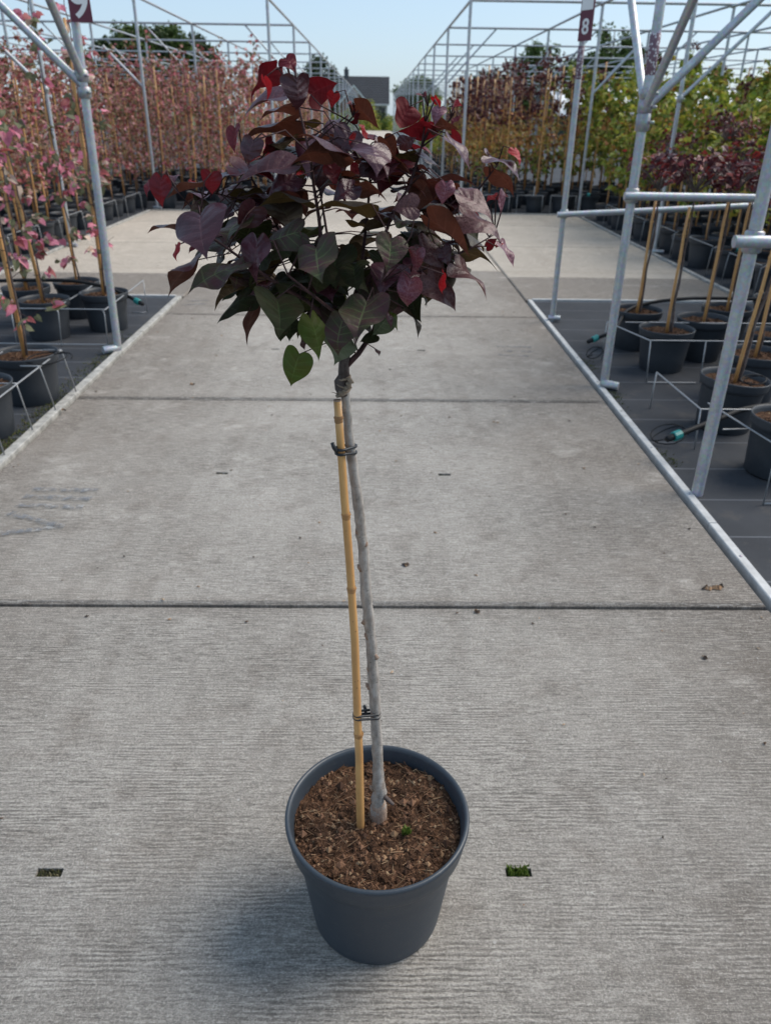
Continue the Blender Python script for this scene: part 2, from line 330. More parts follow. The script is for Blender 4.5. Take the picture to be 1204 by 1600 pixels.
# heart-shaped leaf: fan of ribs from the midrib to the margin
MARG = [(0,0), (.12,-.13), (.27,-.17), (.42,-.09), (.50,.08), (.49,.26), (.42,.46), (.30,.66), (.15,.85), (.04,1.0), (0,1.1)]
def smooth_marg(mg):
    o_ = []; n = len(mg)
    for i in range(n-1):
        p0 = mg[max(i-1, 0)]; p1 = mg[i]; p2 = mg[i+1]; p3 = mg[min(i+2, n-1)]
        for u in (0, .5): o_.append(tuple(max(0 if c == 0 else -9, .5*((2*p1[c]) + (p2[c]-p0[c])*u + (2*p0[c]-5*p1[c]+4*p2[c]-p3[c])*u*u + (3*p1[c]-p0[c]-3*p2[c]+p3[c])*u**3)) for c in (0, 1)))
    o_.append(mg[-1]); return o_
SMARG = smooth_marg(MARG)
def heart(name, mat, fold, droop, wave, seed, sl=(0, .3, .58, .82, 1), marg=SMARG):
    rr = random.Random(seed); ph = rr.uniform(0, 6); tw = rr.uniform(-.2, .2); cl = rr.uniform(0, .7); as_ = rr.uniform(-.15, .15)
    vs_, fs, uv = [], [], []; k = len(marg)
    def P(x, y):
        z = fold*abs(x) + droop*max(0, y)*(1.1-y)*.9 + wave*math.sin(5.5*y+ph+3*x)*(abs(x)*1.6) + tw*x*y - (.35*wave+.1)*x*x*3 - cl*max(0, y-.62)**2 + as_*max(0, x)*y
        return (x, y, z)
    for sgn in (-1, 1):
        b = len(vs_)
        for i, (mx_, my_) in enumerate(marg):
            tm = max(0.0, (i/(k-1))**1.25)*1.1
            for s in sl:
                vs_.append(P(sgn*mx_*s, tm*(1-s) + my_*s)); uv.append((.5+sgn*s*.5, i/(k-1)))
        n = len(sl)
        for i in range(k-1):
            for j in range(n-1):
                q = (b+i*n+j, b+i*n+j+1, b+(i+1)*n+j+1, b+(i+1)*n+j)
                fs.append(q if sgn > 0 else q[::-1])
    me = bpy.data.meshes.new(name); me.from_pydata(vs_, [], fs); me.materials.append(mat)
    ul = me.uv_layers.new(name='UVMap')
    for lp in me.loops: ul.data[lp.index].uv = uv[lp.vertex_index]
    me.polygons.foreach_set('use_smooth', [True]*len(fs)); me.update(); return me
_lf = {}
def leafmesh(ty, var):
    if (ty, var) not in _lf:
        fold, droop, wave = [(.14, .2, .1), (.26, .32, .12), (.06, .36, .16), (.4, .18, .08), (.18, .42, .18), (.3, .1, .16), (-.08, .36, .12), (.22, .28, .22)][var]
        _lf[(ty, var)] = heart('leaf', LM[ty], fold, droop, wave, hash(ty) % 7 * 0 + var*13+ord(ty[0]))
    return _lf[(ty, var)]
SMALL_MARG = [(0,0), (.3,-.15), (.5,.12), (.38,.55), (.06,.95), (0,1.05)]
_sl = {}
def smallleaf(ty, var):
    if (ty, var) not in _sl: _sl[(ty, var)] = heart('leaf', LM[ty], (.2, .5, .05)[var], (.3, .2, .5)[var], .1, var*5, (0, .55, 1), SMALL_MARG)
    return _sl[(ty, var)]
def put_leaf(me, parent, B, axis, normal, L, W, pw=None):
    a = axis.normalized(); n = normal - a*normal.dot(a); n = n.normalized() if n.length > 1e-5 else a.orthogonal().normalized()
    x = a.cross(n)
    o = link('leaf', me, parent, B - (pw if pw is not None else wpos(parent))); o.rotation_mode = 'QUATERNION'
    o.rotation_quaternion = Matrix((x, a, n)).transposed().to_quaternion(); o.scale = (W, L, (L+W)/2); return o

# ------------------------------------------------------------------ the setting: ground, slabs, beds, edging
XL, XR = -1.68, 1.31            # concrete path edges
SIDE_L, SIDE_R = -3.66, 3.26    # outer edges of the crossing
Y0, Y1 = 6.86, 13.4             # the crossing
g_ = MB(); g_.box((-900, -300, -.6), (900, 1500, -.135))
k = N('earth_and_grass'); p = k.pos(); k.base(k.ramp(k.noise(p, .35, 6, .7), [(.3, (.05, .075, .02)), (.6, (.09, .1, .035)), (.8, (.13, .11, .06))])); k.rough(.95); k.bump(k.noise(p, 9, 5), .03)
M_EARTH = k.m
tag(solo('ground', g_, M_EARTH, (0,0,-.135)), kind='structure')
k = N('joint_sand'); k.base(k.mix(k.ramp(k.noise(k.pos(), 30, 5, .7), [(.45, 0), (.65, 1)]), (.035, .03, .024), (.06, .075, .025))); k.rough(.95); M_SAND = k.m
sb = MB(); sb.box((SIDE_L+.01, -3, -.16), (SIDE_R-.01, 84, -.045)); tag(solo('sand_bed', sb, M_SAND, (0,0,-.1)), kind='structure')

def slab_mesh(name, w_, l_, mat, holes):
    ch = .010; hx, hy = w_/2, l_/2
    xs = [-hx+ch, hx-ch]; ys = [-hy+ch, hy-ch]; hs = []
    for (cx, cy, a, b) in holes: xs += [cx-a/2, cx+a/2]; ys += [cy-b/2, cy+b/2]; hs.append((cx, cy))
    xs = sorted(set(xs)); ys = sorted(set(ys)); mb = MB(); nx = len(xs)
    mb.v = [V((x, y, 0)) for y in ys for x in xs]
    for j in range(len(ys)-1):
        for i in range(nx-1):
            mx_, my_ = (xs[i]+xs[i+1])/2, (ys[j]+ys[j+1])/2
            q = (j*nx+i, j*nx+i+1, (j+1)*nx+i+1, (j+1)*nx+i)
            if any(abs(mx_-h[0]) < .02 and abs(my_-h[1]) < .01 for h in hs):
                b = len(mb.v); mb.v += [mb.v[t] + V((0, 0, -.009)) for t in q]
                for t in range(4): mb.face((q[t], q[(t+1) % 4], b+(t+1) % 4, b+t), 0)
                mb.face((b, b+1, b+2, b+3), 1)
            else: mb.face(q, 0)
    # chamfer and sides
    r0 = [(-hx+ch, -hy+ch, 0), (hx-ch, -hy+ch, 0), (hx-ch, hy-ch, 0), (-hx+ch, hy-ch, 0)]
    r1 = [(-hx, -hy, -ch), (hx, -hy, -ch), (hx, hy, -ch), (-hx, hy, -ch)]; r2 = [(x, y, -.12) for x, y, z in r1]
    b = len(mb.v); mb.v += [V(q) for q in r0+r1+r2]
    for t in range(4):
        u = (t+1) % 4; mb.face((b+t, b+4+t, b+4+u, b+u), 0); mb.face((b+4+t, b+8+t, b+8+u, b+4+u), 0)
    return mb.mesh(name, [mat, M_SAND])
path = tag(link('path', None, None, (0, 0, 0)), kind='structure')
PW = XR - XL - .012; PL = 2.035; CX0 = (XL+XR)/2
HOL = [(-.497, .02, .055, .031), (.497, .01, .055, .03)]
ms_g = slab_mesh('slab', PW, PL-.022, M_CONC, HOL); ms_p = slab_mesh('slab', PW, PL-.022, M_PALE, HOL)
yy = 2.10 - 2*PL; i = 0
while yy < 82:
    c = yy + PL/2
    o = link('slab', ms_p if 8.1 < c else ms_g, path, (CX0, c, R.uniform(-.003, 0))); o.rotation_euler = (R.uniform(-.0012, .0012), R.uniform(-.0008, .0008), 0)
    yy += PL; i += 1
cross = tag(link('concrete_crossing', None, None, (0, 0, 0)), kind='structure')
for (xa, xb) in ((SIDE_L, XL), (XR, SIDE_R)):
    ys_ = [Y0, 7.9, 9.93, 11.96, Y1]
    for a, b in zip(ys_, ys_[1:]):
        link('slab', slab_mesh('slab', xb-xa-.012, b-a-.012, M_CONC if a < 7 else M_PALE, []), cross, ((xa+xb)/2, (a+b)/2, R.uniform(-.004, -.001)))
beds = [('bed_near_left', -9, -3, XL-.065, Y0-.06), ('bed_near_right', XR+.058, -3, 9, Y0-.06), ('bed_side_left', -16, Y0+.0, SIDE_L-.06, Y1), ('bed_side_right', SIDE_R+.06, Y0+.0, 18, Y1),
        ('bed_far_left', -24, Y1+.065, XL-.065, 80), ('bed_far_right', XR+.065, Y1+.065, 26, 80)]
for (n_, xa, ya, xb, yb) in beds:
    b = MB(); b.box((xa, ya, -.13), (xb, yb, -.008)); tag(solo(n_, b, M_FAB, ((xa+xb)/2, (ya+yb)/2, -.008)), kind='structure')
# extra strips so the side beds run up to the near beds
def edging(label, segs, mat, wdt, zt, step, grp, bolts=False):
    t = thing('edging_strip', label, 'edging', segs[0][0], grp)
    for (p0, p1) in segs:
        p0 = V(p0); p1 = V(p1); d = p1-p0; n = max(1, int(d.length/step)); dn = d.normalized(); q = V((-dn.y, dn.x, 0))*wdt/2
        for j in range(n):
            a = p0 + d*(j/n) + dn*.0025; b = p0 + d*((j+1)/n) - dn*.0025; zz = zt + R.uniform(-.001, .001); c_ = .003
            mb = MB(); A = [a-q, a+q, b+q, b-q]
            mb.v = [V((v.x, v.y, -.12)) for v in A] + [V((v.x, v.y, zz-c_)) for v in A]
            q2 = q*(1-c_*2/wdt); B = [a-q2, a+q2, b+q2, b-q2]; mb.v += [V((v.x, v.y, zz)) for v in B]
            for lv in (0, 4):
                for u in range(4): mb.face((lv+u, lv+4+u, lv+4+(u+1) % 4, lv+(u+1) % 4))
            mb.face((11, 10, 9, 8))
            s = part('edging_piece', mb, mat, t)
            if bolts and a.y < 7:
                for f_ in (.25, .75):
                    c = a.lerp(b, f_) + V((0, 0, zz)); bb = MB(); bb.lathe([(0, .004), (.005, .003), (.006, -.001)], 8, (c.x, c.y, zz)); part('bolt', bb, M_CLAMP, s)
    return t
edging('pale metal edging strip with bolts along the bed of bare-stemmed trees', [((XR+.036, -2.5, 0), (XR+.036, Y0-.04, 0))], M_ALU, .036, .004, .95, None, True)
edging('worn grey kerb beside the mossy bed under sign 9', [((XL-.034, -2.5, 0), (XL-.034, Y0-.04, 0))], M_KERB, .05, .006, 1.3, None)
edging('pale strip between the crossing and the red bare-stemmed trees', [((XR+.06, Y0-.03, 0), (6.5, Y0-.03, 0))], M_ALU, .03, .008, 1.5, None)
edging('pale strip between the crossing and the pink sapling bed with sign 9', [((XL-.06, Y0-.03, 0), (-6.5, Y0-.03, 0))], M_ALU, .03, .008, 1.5, None)
edging('thin edging between crossing and pots of green trees', [((SIDE_R+.03, Y0, 0), (SIDE_R+.03, Y1, 0)), ((SIDE_R, Y1+.03, 0), (XR+.06, Y1+.03, 0))], M_KERB, .04, .01, 2.0, None)
edging('thin edging between crossing and pots of pink saplings', [((SIDE_L-.03, Y0, 0), (SIDE_L-.03, Y1, 0)), ((SIDE_L, Y1+.03, 0), (XL-.06, Y1+.03, 0))], M_KERB, .04, .01, 2.0, None)
edging('far kerb along the path beside the dark red saplings', [((XR+.036, Y1+.07, 0), (XR+.036, 80, 0))], M_KERB, .05, .01, 4, None)
edging('far kerb along the path beside the pink sapling rows', [((XL-.034, Y1+.07, 0), (XL-.034, 80, 0))], M_KERB, .05, .01, 4, None)
# sky is the world; the rest of the setting follows as things

# ------------------------------------------------------------------ painted numerals, moss, crumbs
k = N('worn_road_paint'); p = k.pos(); a_ = k.ramp(k.noise(p, 34, 5, .75), [(.42, 0), (.56, .62)])
k.base(k.mix(k.ramp(k.noise(p, 22, 3), [(.55, 0), (.6, 1)]), (.16, .175, .195), (.38, .38, .37))); k.rough(.8); tr = k.n('ShaderNodeBsdfTransparent'); ms = k.n('ShaderNodeMixShader')
k.l(a_, ms.inputs[0]); k.l(tr.outputs[0], ms.inputs[1]); k.l(k.b.outputs[0], ms.inputs[2]); k.l(ms.outputs[0], k.o.inputs[0]); M_PAINT = k.m
def gp(px, py, z=.003):
    c = V((px-602, py-800, FPX)); v = V((AX[0].dot(c), AX[1].dot(c), AX[2].dot(c))); t = (z-HC)/v.z; return V((0, 0, HC)) + v*t
def stroke(name, segs, wd, label):
    ctr = sum((gp(*s[0]) + gp(*s[1]) for s in segs), V())/(2*len(segs)); ctr.z = .003
    t = thing(name, label, 'marking', ctr)
    for (a, b) in segs:
        a = gp(*a); b = gp(*b); d = (b-a).normalized(); q = V((-d.y, d.x, 0))*wd/2; mb = MB(); n = 9; vs_ = []
        for i in range(n):
            c = a.lerp(b, i/(n-1)); w0 = q*R.uniform(.8, 1.15); vs_ += [c-w0, c+w0]
        mb.add(vs_, [(2*i+1, 2*i, 2*i+2, 2*i+3) for i in range(n-1)]); part('stroke', mb, M_PAINT, t)
stroke('painted_numeral', [((52, 764), (152, 766)), ((38, 775), (142, 779)), ((26, 788), (130, 792)), ((15, 801), (100, 823)), ((-18, 835), (100, 822))], .034, 'worn grey painted numeral VIII on the slab beside the left kerb')
stroke('painted_numeral', [((776, 541), (830, 542)), ((786, 548), (834, 549)), ((778, 554), (826, 556))], .022, 'faint grey painted strokes on the slab near the bolted edging strip')
stroke('painted_numeral', [((283, 476), (322, 474)), ((290, 470), (326, 469))], .03, 'faint bluish painted strokes at the end of the worn kerb')
def tufts(mb, cx, cy, sx, sy, n, h, z=0, rnd=R):
    for _ in range(n):
        x = cx + rnd.uniform(-1, 1)*sx; y = cy + rnd.uniform(-1, 1)*sy; a = rnd.uniform(0, 6.28); hh = h*rnd.uniform(.4, 1.2); w0 = hh*.3
        d = V((math.cos(a), math.sin(a), 0)); t = V((x, y, z)) + d*hh*rnd.uniform(-.5, .8)*1.0 + V((0, 0, hh)); q = V((-d.y, d.x, 0))*w0
        mb.add([V((x, y, z))-q, V((x, y, z))+q, t], [(0, 1, 2)])
for i, (yc, ty) in enumerate([(1.09, 0), (3.13, 1), (5.17, 1)]):
    for sx_, gl in ((-.497, 0), (.497, 1)):
        mb = MB(); gm = (ty == 0 and gl); tufts(mb, CX0+sx_, yc+.01, .022, .011, 260 if ty == 0 else 50, .013 if gm else .006, -.0085)
        tag(solo('moss_tuft', mb, M_MOSSG if gm else M_MOSSD, (CX0+sx_, yc, -.015)), ['dry moss filling the lifting slot left of the grey pot', 'green moss filling the lifting slot right of the grey pot'][gl] if ty == 0 else 'dark dirt filling a lifting slot farther along the path', 'moss', None if ty == 0 else 'slots farther along the path', 'stuff')
mb = MB()
for _ in range(900):
    y = R.choice([R.gauss(3.45, .12), R.gauss(3.95, .22), R.gauss(3.2, .25), R.gauss(4.9, .3)]); mb_x = XL-.07-abs(R.gauss(0, .055)); tufts(mb, mb_x, y, .012, .012, 3, .010, -.008)
tag(solo('moss_patch', mb, M_MOSS, (XL-.1, 3.6, -.008)), 'green moss growing along the worn kerb under the wire rack', 'moss', None, 'stuff')
mb = MB()
for _ in range(160):
    y = R.choice([R.gauss(4.3, .12), R.gauss(3.35, .06), R.gauss(4.9, .1)]); tufts(mb, XR+.065+abs(R.gauss(0, .03)), y, .012, .012, 3, .009, -.008)
tag(solo('moss_patch', mb, M_MOSS, (XR+.08, 4.3, -.008)), 'sparse moss beside the bolted metal edging strip', 'moss', None, 'stuff')
mb = MB()
for _ in range(150):
    x = R.uniform(XL+.05, XR-.05); y = R.uniform(.4, 6.5); s = R.uniform(.002, .006)*(1+.25*y/2); a = R.uniform(0, 6.28); d = V((math.cos(a), math.sin(a), 0))*s; q = V((-d.y, d.x, 0))*.5; c = V((x, y, .001))
    mb.add([c-d-q, c+d-q*.4, c+d+q, c-d*.3+q*1.3, c+V((0, 0, s*.5))], [(0, 1, 4), (1, 2, 4), (2, 3, 4), (3, 0, 4)])
for (px, py, s) in [(1103, 918, .012), (1121, 917, .016), (636, 882, .011), (745, 955, .009), (300, 600, .012), (1100, 1027, .007), (100, 640, .01)]:
    c = gp(px, py, .001)
    for _ in range(7):
        a = R.uniform(0, 6.28); d = V((math.cos(a), math.sin(a), 0))*s*R.uniform(.5, 1); q = V((-d.y, d.x, 0))*.5; e = c+V((R.uniform(-1, 1), R.uniform(-1, 1), 0))*s
        mb.add([e-d-q, e+d-q*.4, e+d+q, e-d*.3+q*1.3, e+V((0, 0, s*.7))], [(0, 1, 4), (1, 2, 4), (2, 3, 4), (3, 0, 4)])
tag(solo('crumbs', mb, M_DEB, (0, 2, 0)), 'scattered soil crumbs and leaf bits on the concrete path', 'debris', None, 'stuff')

# ------------------------------------------------------------------ the main potted tree
PC = V((.009, 1.02, 0)); SOILZ = .238
tree = thing('potted_tree', 'grafted tree with dark purple heart-shaped leaves in slate pot on the path', 'potted tree', PC)
mb = MB(); RR = .1723; H_ = .27
prof = [(0, .004), (.11, .004), (.122, 0), (.1268, .004), (.128, .012), (.138, .09), (.147, .165), (.1545, .208), (.157, .2135), (.1625, .216), (.1655, .222), (.168, .24), (.1705, .256), (.1722, .262), (.1723, .2665), (.1705, .2695), (.1672, .2705), (.164, .268), (.1615, .262), (.1575, .235), (.150, .19), (0, .185)]
mb.lathe(prof, 96, PC); pot = part('pot', mb, M_POT, tree, True)
rs = random.Random(3); mb = MB(); nr = 34; na = 96
def soil_h(x, y):
    return SOILZ - .004 + .012*mnoise.noise(V((x*14, y*14, 1))) + .007*mnoise.noise(V((x*40, y*40, 5))) + .005*mnoise.noise(V((x*110, y*110, 9)))
for i in range(nr+1):
    for j in range(na):
        r = .1585*i/nr; a = 2*math.pi*j/na; x = r*math.cos(a); y = r*math.sin(a); mb.v.append(PC + V((x, y, soil_h(x, y))))
for i in range(nr):
    for j in range(na):
        j2 = (j+1) % na; mb.face((i*na+j, i*na+j2, (i+1)*na+j2, (i+1)*na+j)[::-1])
soil = part('soil', mb, M_SOIL, tree, True)
mb = MB()
for _ in range(2600):       # chips and fibres
    r = .157*math.sqrt(rs.random()); a = rs.uniform(0, 6.28); x, y = r*math.cos(a), r*math.sin(a); c = PC + V((x, y, soil_h(x, y)+.001))
    if rs.random() < .62:
        L = rs.uniform(.004, .017); d = V((rs.uniform(-1, 1), rs.uniform(-1, 1), rs.uniform(-.25, .5))).normalized()*L; q = d.orthogonal().normalized()*rs.uniform(.0004, .0009)
        if (c+d-PC).xy.length > .158 or (c-d-PC).xy.length > .158: continue
        q2 = d.cross(q).normalized()*q.length; mid = c + V((0, 0, rs.uniform(0, .003)))
        mb.add([c-d-q, c-d+q, c-d+q2, mid+d-q, mid+d+q, mid+d+q2], [(0, 1, 4, 3), (1, 2, 5, 4), (2, 0, 3, 5)])
    else:
        s = rs.uniform(.0015, .006)*(1 if rs.random() < .93 else 1.7)
        vs_ = [c + V((rs.uniform(-1, 1), rs.uniform(-1, 1), rs.uniform(-.7, 1))).normalized()*s*rs.uniform(.7, 1.2) for _ in range(6)]
        b = [V((s*rs.uniform(.7, 1.2), 0, 0)), V((0, s*rs.uniform(.7, 1.2), 0)), V((0, 0, s*rs.uniform(.5, .9)))]
        mb.add([c+b[0], c-b[0], c+b[1], c-b[1], c+b[2], c-b[2]], [(0, 2, 4), (2, 1, 4), (1, 3, 4), (3, 0, 4), (2, 0, 5), (1, 2, 5), (3, 1, 5), (0, 3, 5)])
for _ in range(46):
    r = .148*math.sqrt(rs.random()); a = rs.uniform(0, 6.28); x, y = r*math.cos(a), r*math.sin(a)
    if abs(x) < .03 and abs(y) < .03: continue
    s_ = rs.uniform(.004, .0105); c = PC + V((x, y, soil_h(x, y)+s_*.3)); o3 = V((rs.random()*9, rs.random()*9, 0)); n1_, n2_ = 7, 9
    mb.add([c + (lambda d: d*s_*(1+.7*mnoise.noise(d*1.6+o3)))(V((math.sin(math.pi*i/(n1_-1))*math.cos(6.283*j/n2_), math.sin(math.pi*i/(n1_-1))*math.sin(6.283*j/n2_), .75*math.cos(math.pi*i/(n1_-1))))) for i in range(n1_) for j in range(n2_)],
           [(i*n2_+j, (i+1)*n2_+j, (i+1)*n2_+(j+1) % n2_, i*n2_+(j+1) % n2_) for i in range(n1_-1) for j in range(n2_)], 1)
tag(part('coir_chips', mb, [M_CHIP, M_SOIL], soil), kind='stuff')
mb = MB(); c = gp(635, 1303, SOILZ); tufts(mb, c.x, c.y, .007, .006, 60, .014, SOILZ, rs); part('moss_tuft', mb, M_MOSSG, soil)
# trunk
TY = 1.034
tp = [(591, 1288, 12.5), (591, 1272, 12.5), (592, 1258, 12), (590, 1248, 10.5), (593, 1238, 10.5), (591, 1222, 10), (590, 1195, 8.6), (589, 1160, 8.4), (587, 1125, 8.2), (585, 1090, 8.2), (582, 1045, 8.4), (580, 1010, 8.6), (577, 985, 8.2), (575, 955, 8.6), (571, 925, 9.2), (570, 895, 8.2), (568, 860, 8.6), (564, 835, 8.4), (561, 800, 8.4), (557, 775, 8), (553, 745, 7.6), (549, 715, 8), (546, 690, 7.2), (543, 660, 6.8), (541, 640, 7.0), (540, 622, 6.6), (539, 612, 7.2)]
pts = [at(x, y, TY) for x, y, r in tp]; Z0 = SOILZ-.02; pts[0].z = min(pts[0].z, Z0)
def pxr(p, r): 
    dpt = (p - V((0, 0, HC))).dot(fwd); return r*dpt/FPX
rad_t = [pxr(p, r) for p, (_, _, r) in zip(pts, tp)]; P2, R2 = [], []; rk = random.Random(11)
for i in range(len(pts)-1):
    for u in (0, .34, .67):
        P2.append(pts[i].lerp(pts[i+1], u) + V((rk.uniform(-1, 1), rk.uniform(-1, 1), 0))*.0007); R2.append((rad_t[i]*(1-u)+rad_t[i+1]*u)*(1+.075*rk.uniform(-1, 1)))
P2.append(pts[-1]); R2.append(rad_t[-1]); mb = MB(); mb.tube(P2, R2, 16); trunk = part('trunk', mb, M_BARK, tree, True)
for (x, y, sx) in [(597, 1192, 1), (581, 1023, -1), (571, 1045, -1), (585, 1012, 1), (567, 992, -1), (575, 968, 1), (553, 830, -1), (556, 885, -1), (576, 850, 1), (569, 1070, -1), (575, 1230, -1), (603, 1232, 1)]:
    p = at(x-sx*2.5, y, TY-.004); mb = MB(); s = .0042; mb.tube([p+V((-sx*.006, 0, -.008)), p+V((-sx*.0022, 0, -.001)), p+V((-sx*.0005, 0, .0035))], [s*.9, s*.8, s*.3], 8); part('bud_scar', mb, M_STUMP, trunk, True)
mb = MB(); p0 = at(596, 1240, TY-.005); mb.tube([p0, p0+V((.010, -.004, -.010)), p0+V((.022, -.008, -.020))], [.004, .0045, .003], 8); part('stub', mb, M_BARKD, trunk, True)
mb = MB(); pa = at(591, 1292, TY); pa.z = SOILZ-.012; mb.tube([pa, at(591, 1276, TY), at(592, 1262, TY), at(591, 1252, TY)], [.0150, .0160, .0152, .0122], 14); part('root_collar', mb, M_STUMP, trunk, True)
# grafted dark upper stem
gp_ = [(537, 618, 8.0), (534, 606, 11), (533, 597, 11.5), (537, 588, 9.5), (537, 575, 8.8), (538, 560, 8.6), (540, 545, 8.0), (541, 528, 7.4), (540, 505, 6.6)]
mb = MB(); gpts = [at(x, y, TY) for x, y, r in gp_]; mb.tube(gpts, [pxr(p, r) for p, (_, _, r) in zip(gpts, gp_)], 12); part('graft_stem', mb, M_BARKD, tree, True)
mb = MB()
for (x, y, r, rr, tilt) in [(537, 590, .0086, .0016, .35), (535, 602, .0100, .0013, -.5), (536, 613, .0090, .0022, .55)]:
    c = at(x, y, TY); mb.ring([c + V((r*math.cos(a*math.pi/10), r*math.sin(a*math.pi/10), tilt*r*math.cos(a*math.pi/10)+R.uniform(-.0011, .0011))) for a in range(20)], rr)
for (x, y) in [(546, 593), (544, 600), (541, 606), (548, 596), (538, 611), (532, 614), (545, 604)]:
    c = at(x, y, TY-.009); mb.tube([c+V((-.003, 0, .002)), c, c+V((.004, -.002, -.001))], [.0015, .004, .001], 7)
c = at(523, 614, TY-.006); mb.tube([at(531, 616, TY-.009), c, at(517, 612, TY-.008)], [.0012, .0006, .0003], 5)
part('raffia_tie', mb, M_RAFF, tree, True)
# cane
ca = [(563, 1294), (563, 1286), (561, 1180), (559, 1140), (554, 1000), (549, 925), (546, 880), (538, 780), (531, 680), (527, 626)]
cp = [at(x, y, TY-.022 if y > 700 else TY-.012) for x, y in ca]; cp[0].z = SOILZ-.02
mb = MB(); mb.tube(cp, [pxr(p, 6.4) for p in cp], 14, cap=True); cane = part('bamboo_cane', mb, M_BAM, tree, True)
for (x, y) in [(560, 1148), (549, 921), (540.5, 806), (529, 655)]:
    p = at(x, y, TY-.022 if y > 700 else TY-.012); r = pxr(p, 6.5); mb = MB(); mb.lathe([(r*.98, -.005), (r*1.12, -.0025), (r*1.0, -.0005), (r*1.24, .002), (r*.98, .006)], 14, p); part('cane_node', mb, M_BAMD if y < 700 else M_BAMN, cane, True)
p = cp[-1]; r = pxr(p, 6.4); mb = MB(); mb.lathe([(r*1.0, .0), (r*1.01, .0012), (r*.62, .0014), (r*.55, -.004), (0, -.005)], 14, p); part('cane_end', mb, M_STUMP, cane, True)
# rubber ties
for (xa, xb, ya, yb, tl) in [(533, 549, 704, 704, -6), (559.5, 586, 1118, 1117, 0)]:
    a = at(xa, ya, TY-.02); b = at(xb, yb, TY); mb = MB(); 
    for dz, sl_ in ((0.0035, .35), (-.0035, .08)):
        loop = []; d = (b-a); dn = V((d.x, d.y, 0)).normalized(); q = V((-dn.y, dn.x, 0)); ra, rb = .0078, (.0066 if ya < 900 else .0082)
        for t in range(10): an = math.pi/2 + math.pi*t/9; loop.append(a + dn*ra*math.cos(an) + q*ra*math.sin(an) + V((0, 0, dz)))
        for t in range(10): an = -math.pi/2 + math.pi*t/9; loop.append(b + dn*rb*math.cos(an) + q*rb*math.sin(an) + V((0, 0, dz+sl_*.012*(1 if ya < 900 else .5))))
        mb.ring(loop, .0022, 6)
    tie = part('rubber_tie', mb, M_RUB, tree, True)
    if ya < 900: kk = [at(526, 707, TY-.028), at(522, 700, TY-.03), at(519, 692, TY-.03)]
    else: kk = [at(571, 1116, TY-.004), at(571, 1110, TY+.004), at(569, 1103, TY+.004)]
    mb = MB(); mb.tube(kk, [.0025, .0032, .0028], 8); part('tie_end', mb, M_RUB, tie, True)

# crown: limbs, petioles and leaves
def P3(x, y, dy): return at(x, y, TY + dy)
LIMBS = [  # (px, py, depth offset, radius px)
 [(540,545,0,6.5),(530,500,-.01,5.5),(508,430,-.03,4.6),(498,340,-.04,3.6),(490,290,-.04,3.2),(484,240,-.05,2.8),(472,190,-.05,2.4),(464,150,-.04,1.6),(452,118,-.04,1.2)],
 [(542,570,0,6.5),(560,552,.0,5.5),(582,520,.02,4.6),(604,450,.03,4),(642,380,.05,3.4),(690,330,.06,2.6),(718,306,.06,1.8)],
 [(541,530,0,5.5),(575,440,.0,4),(614,330,-.02,3.4),(640,290,-.03,3),(658,230,-.02,2.4),(668,165,-.02,1.4),(662,150,-.02,.9)],
 [(540,525,0,5),(480,470,-.04,4),(420,435,-.06,3.2),(372,400,-.08,2.8),(330,370,-.08,2.2),(312,345,-.09,1.6)],
 [(530,505,0,5),(465,420,.05,3.6),(424,335,.07,2.8),(394,280,.06,2.2),(378,235,.05,1.4)],
 [(541,515,0,5),(562,440,.07,3.6),(572,350,.08,3),(578,285,.06,2.4),(572,238,.05,1.4)],
 [(580,470,.0,4),(640,430,-.05,3.2),(690,408,-.06,2.4),(735,388,-.06,1.8),(772,366,-.05,1)],
 [(620,410,.04,3.2),(700,340,.03,2.6),(748,295,.0,2),(776,258,-.01,1.4)],
 [(424,335,.07,2.4),(370,310,.02,2),(330,300,-.02,1.6),(298,322,-.05,1.4),(268,290,-.06,1)],
 [(490,290,-.04,2.4),(520,225,-.01,1.8),(545,188,.0,1.4),(560,172,0,.9)],
 [(658,230,-.02,2),(690,205,.01,1.6),(708,178,.02,1)],
 [(540,500,0,4),(520,420,.10,3.2),(505,330,.13,2.4),(495,270,.12,1.6)],
 [(540,500,0,4),(500,470,-.10,3),(450,430,-.14,2.2)],
 [(541,520,0,4),(575,490,-.09,3),(600,430,-.14,2.2)],
]
LW = [[P3(x, y, d) for x, y, d, r in L] for L in LIMBS]
crownmb = MB(); nodes = []
for L, Wp in zip(LIMBS, LW):
    crownmb.tube(Wp, [pxr(p, l[3]*.78) for p, l in zip(Wp, L)], 7)
    for a, b in zip(Wp[1:], Wp[2:] or Wp[1:]):
        for t in range(5): nodes.append(a.lerp(b, t/5))
    nodes.append(Wp[-1])
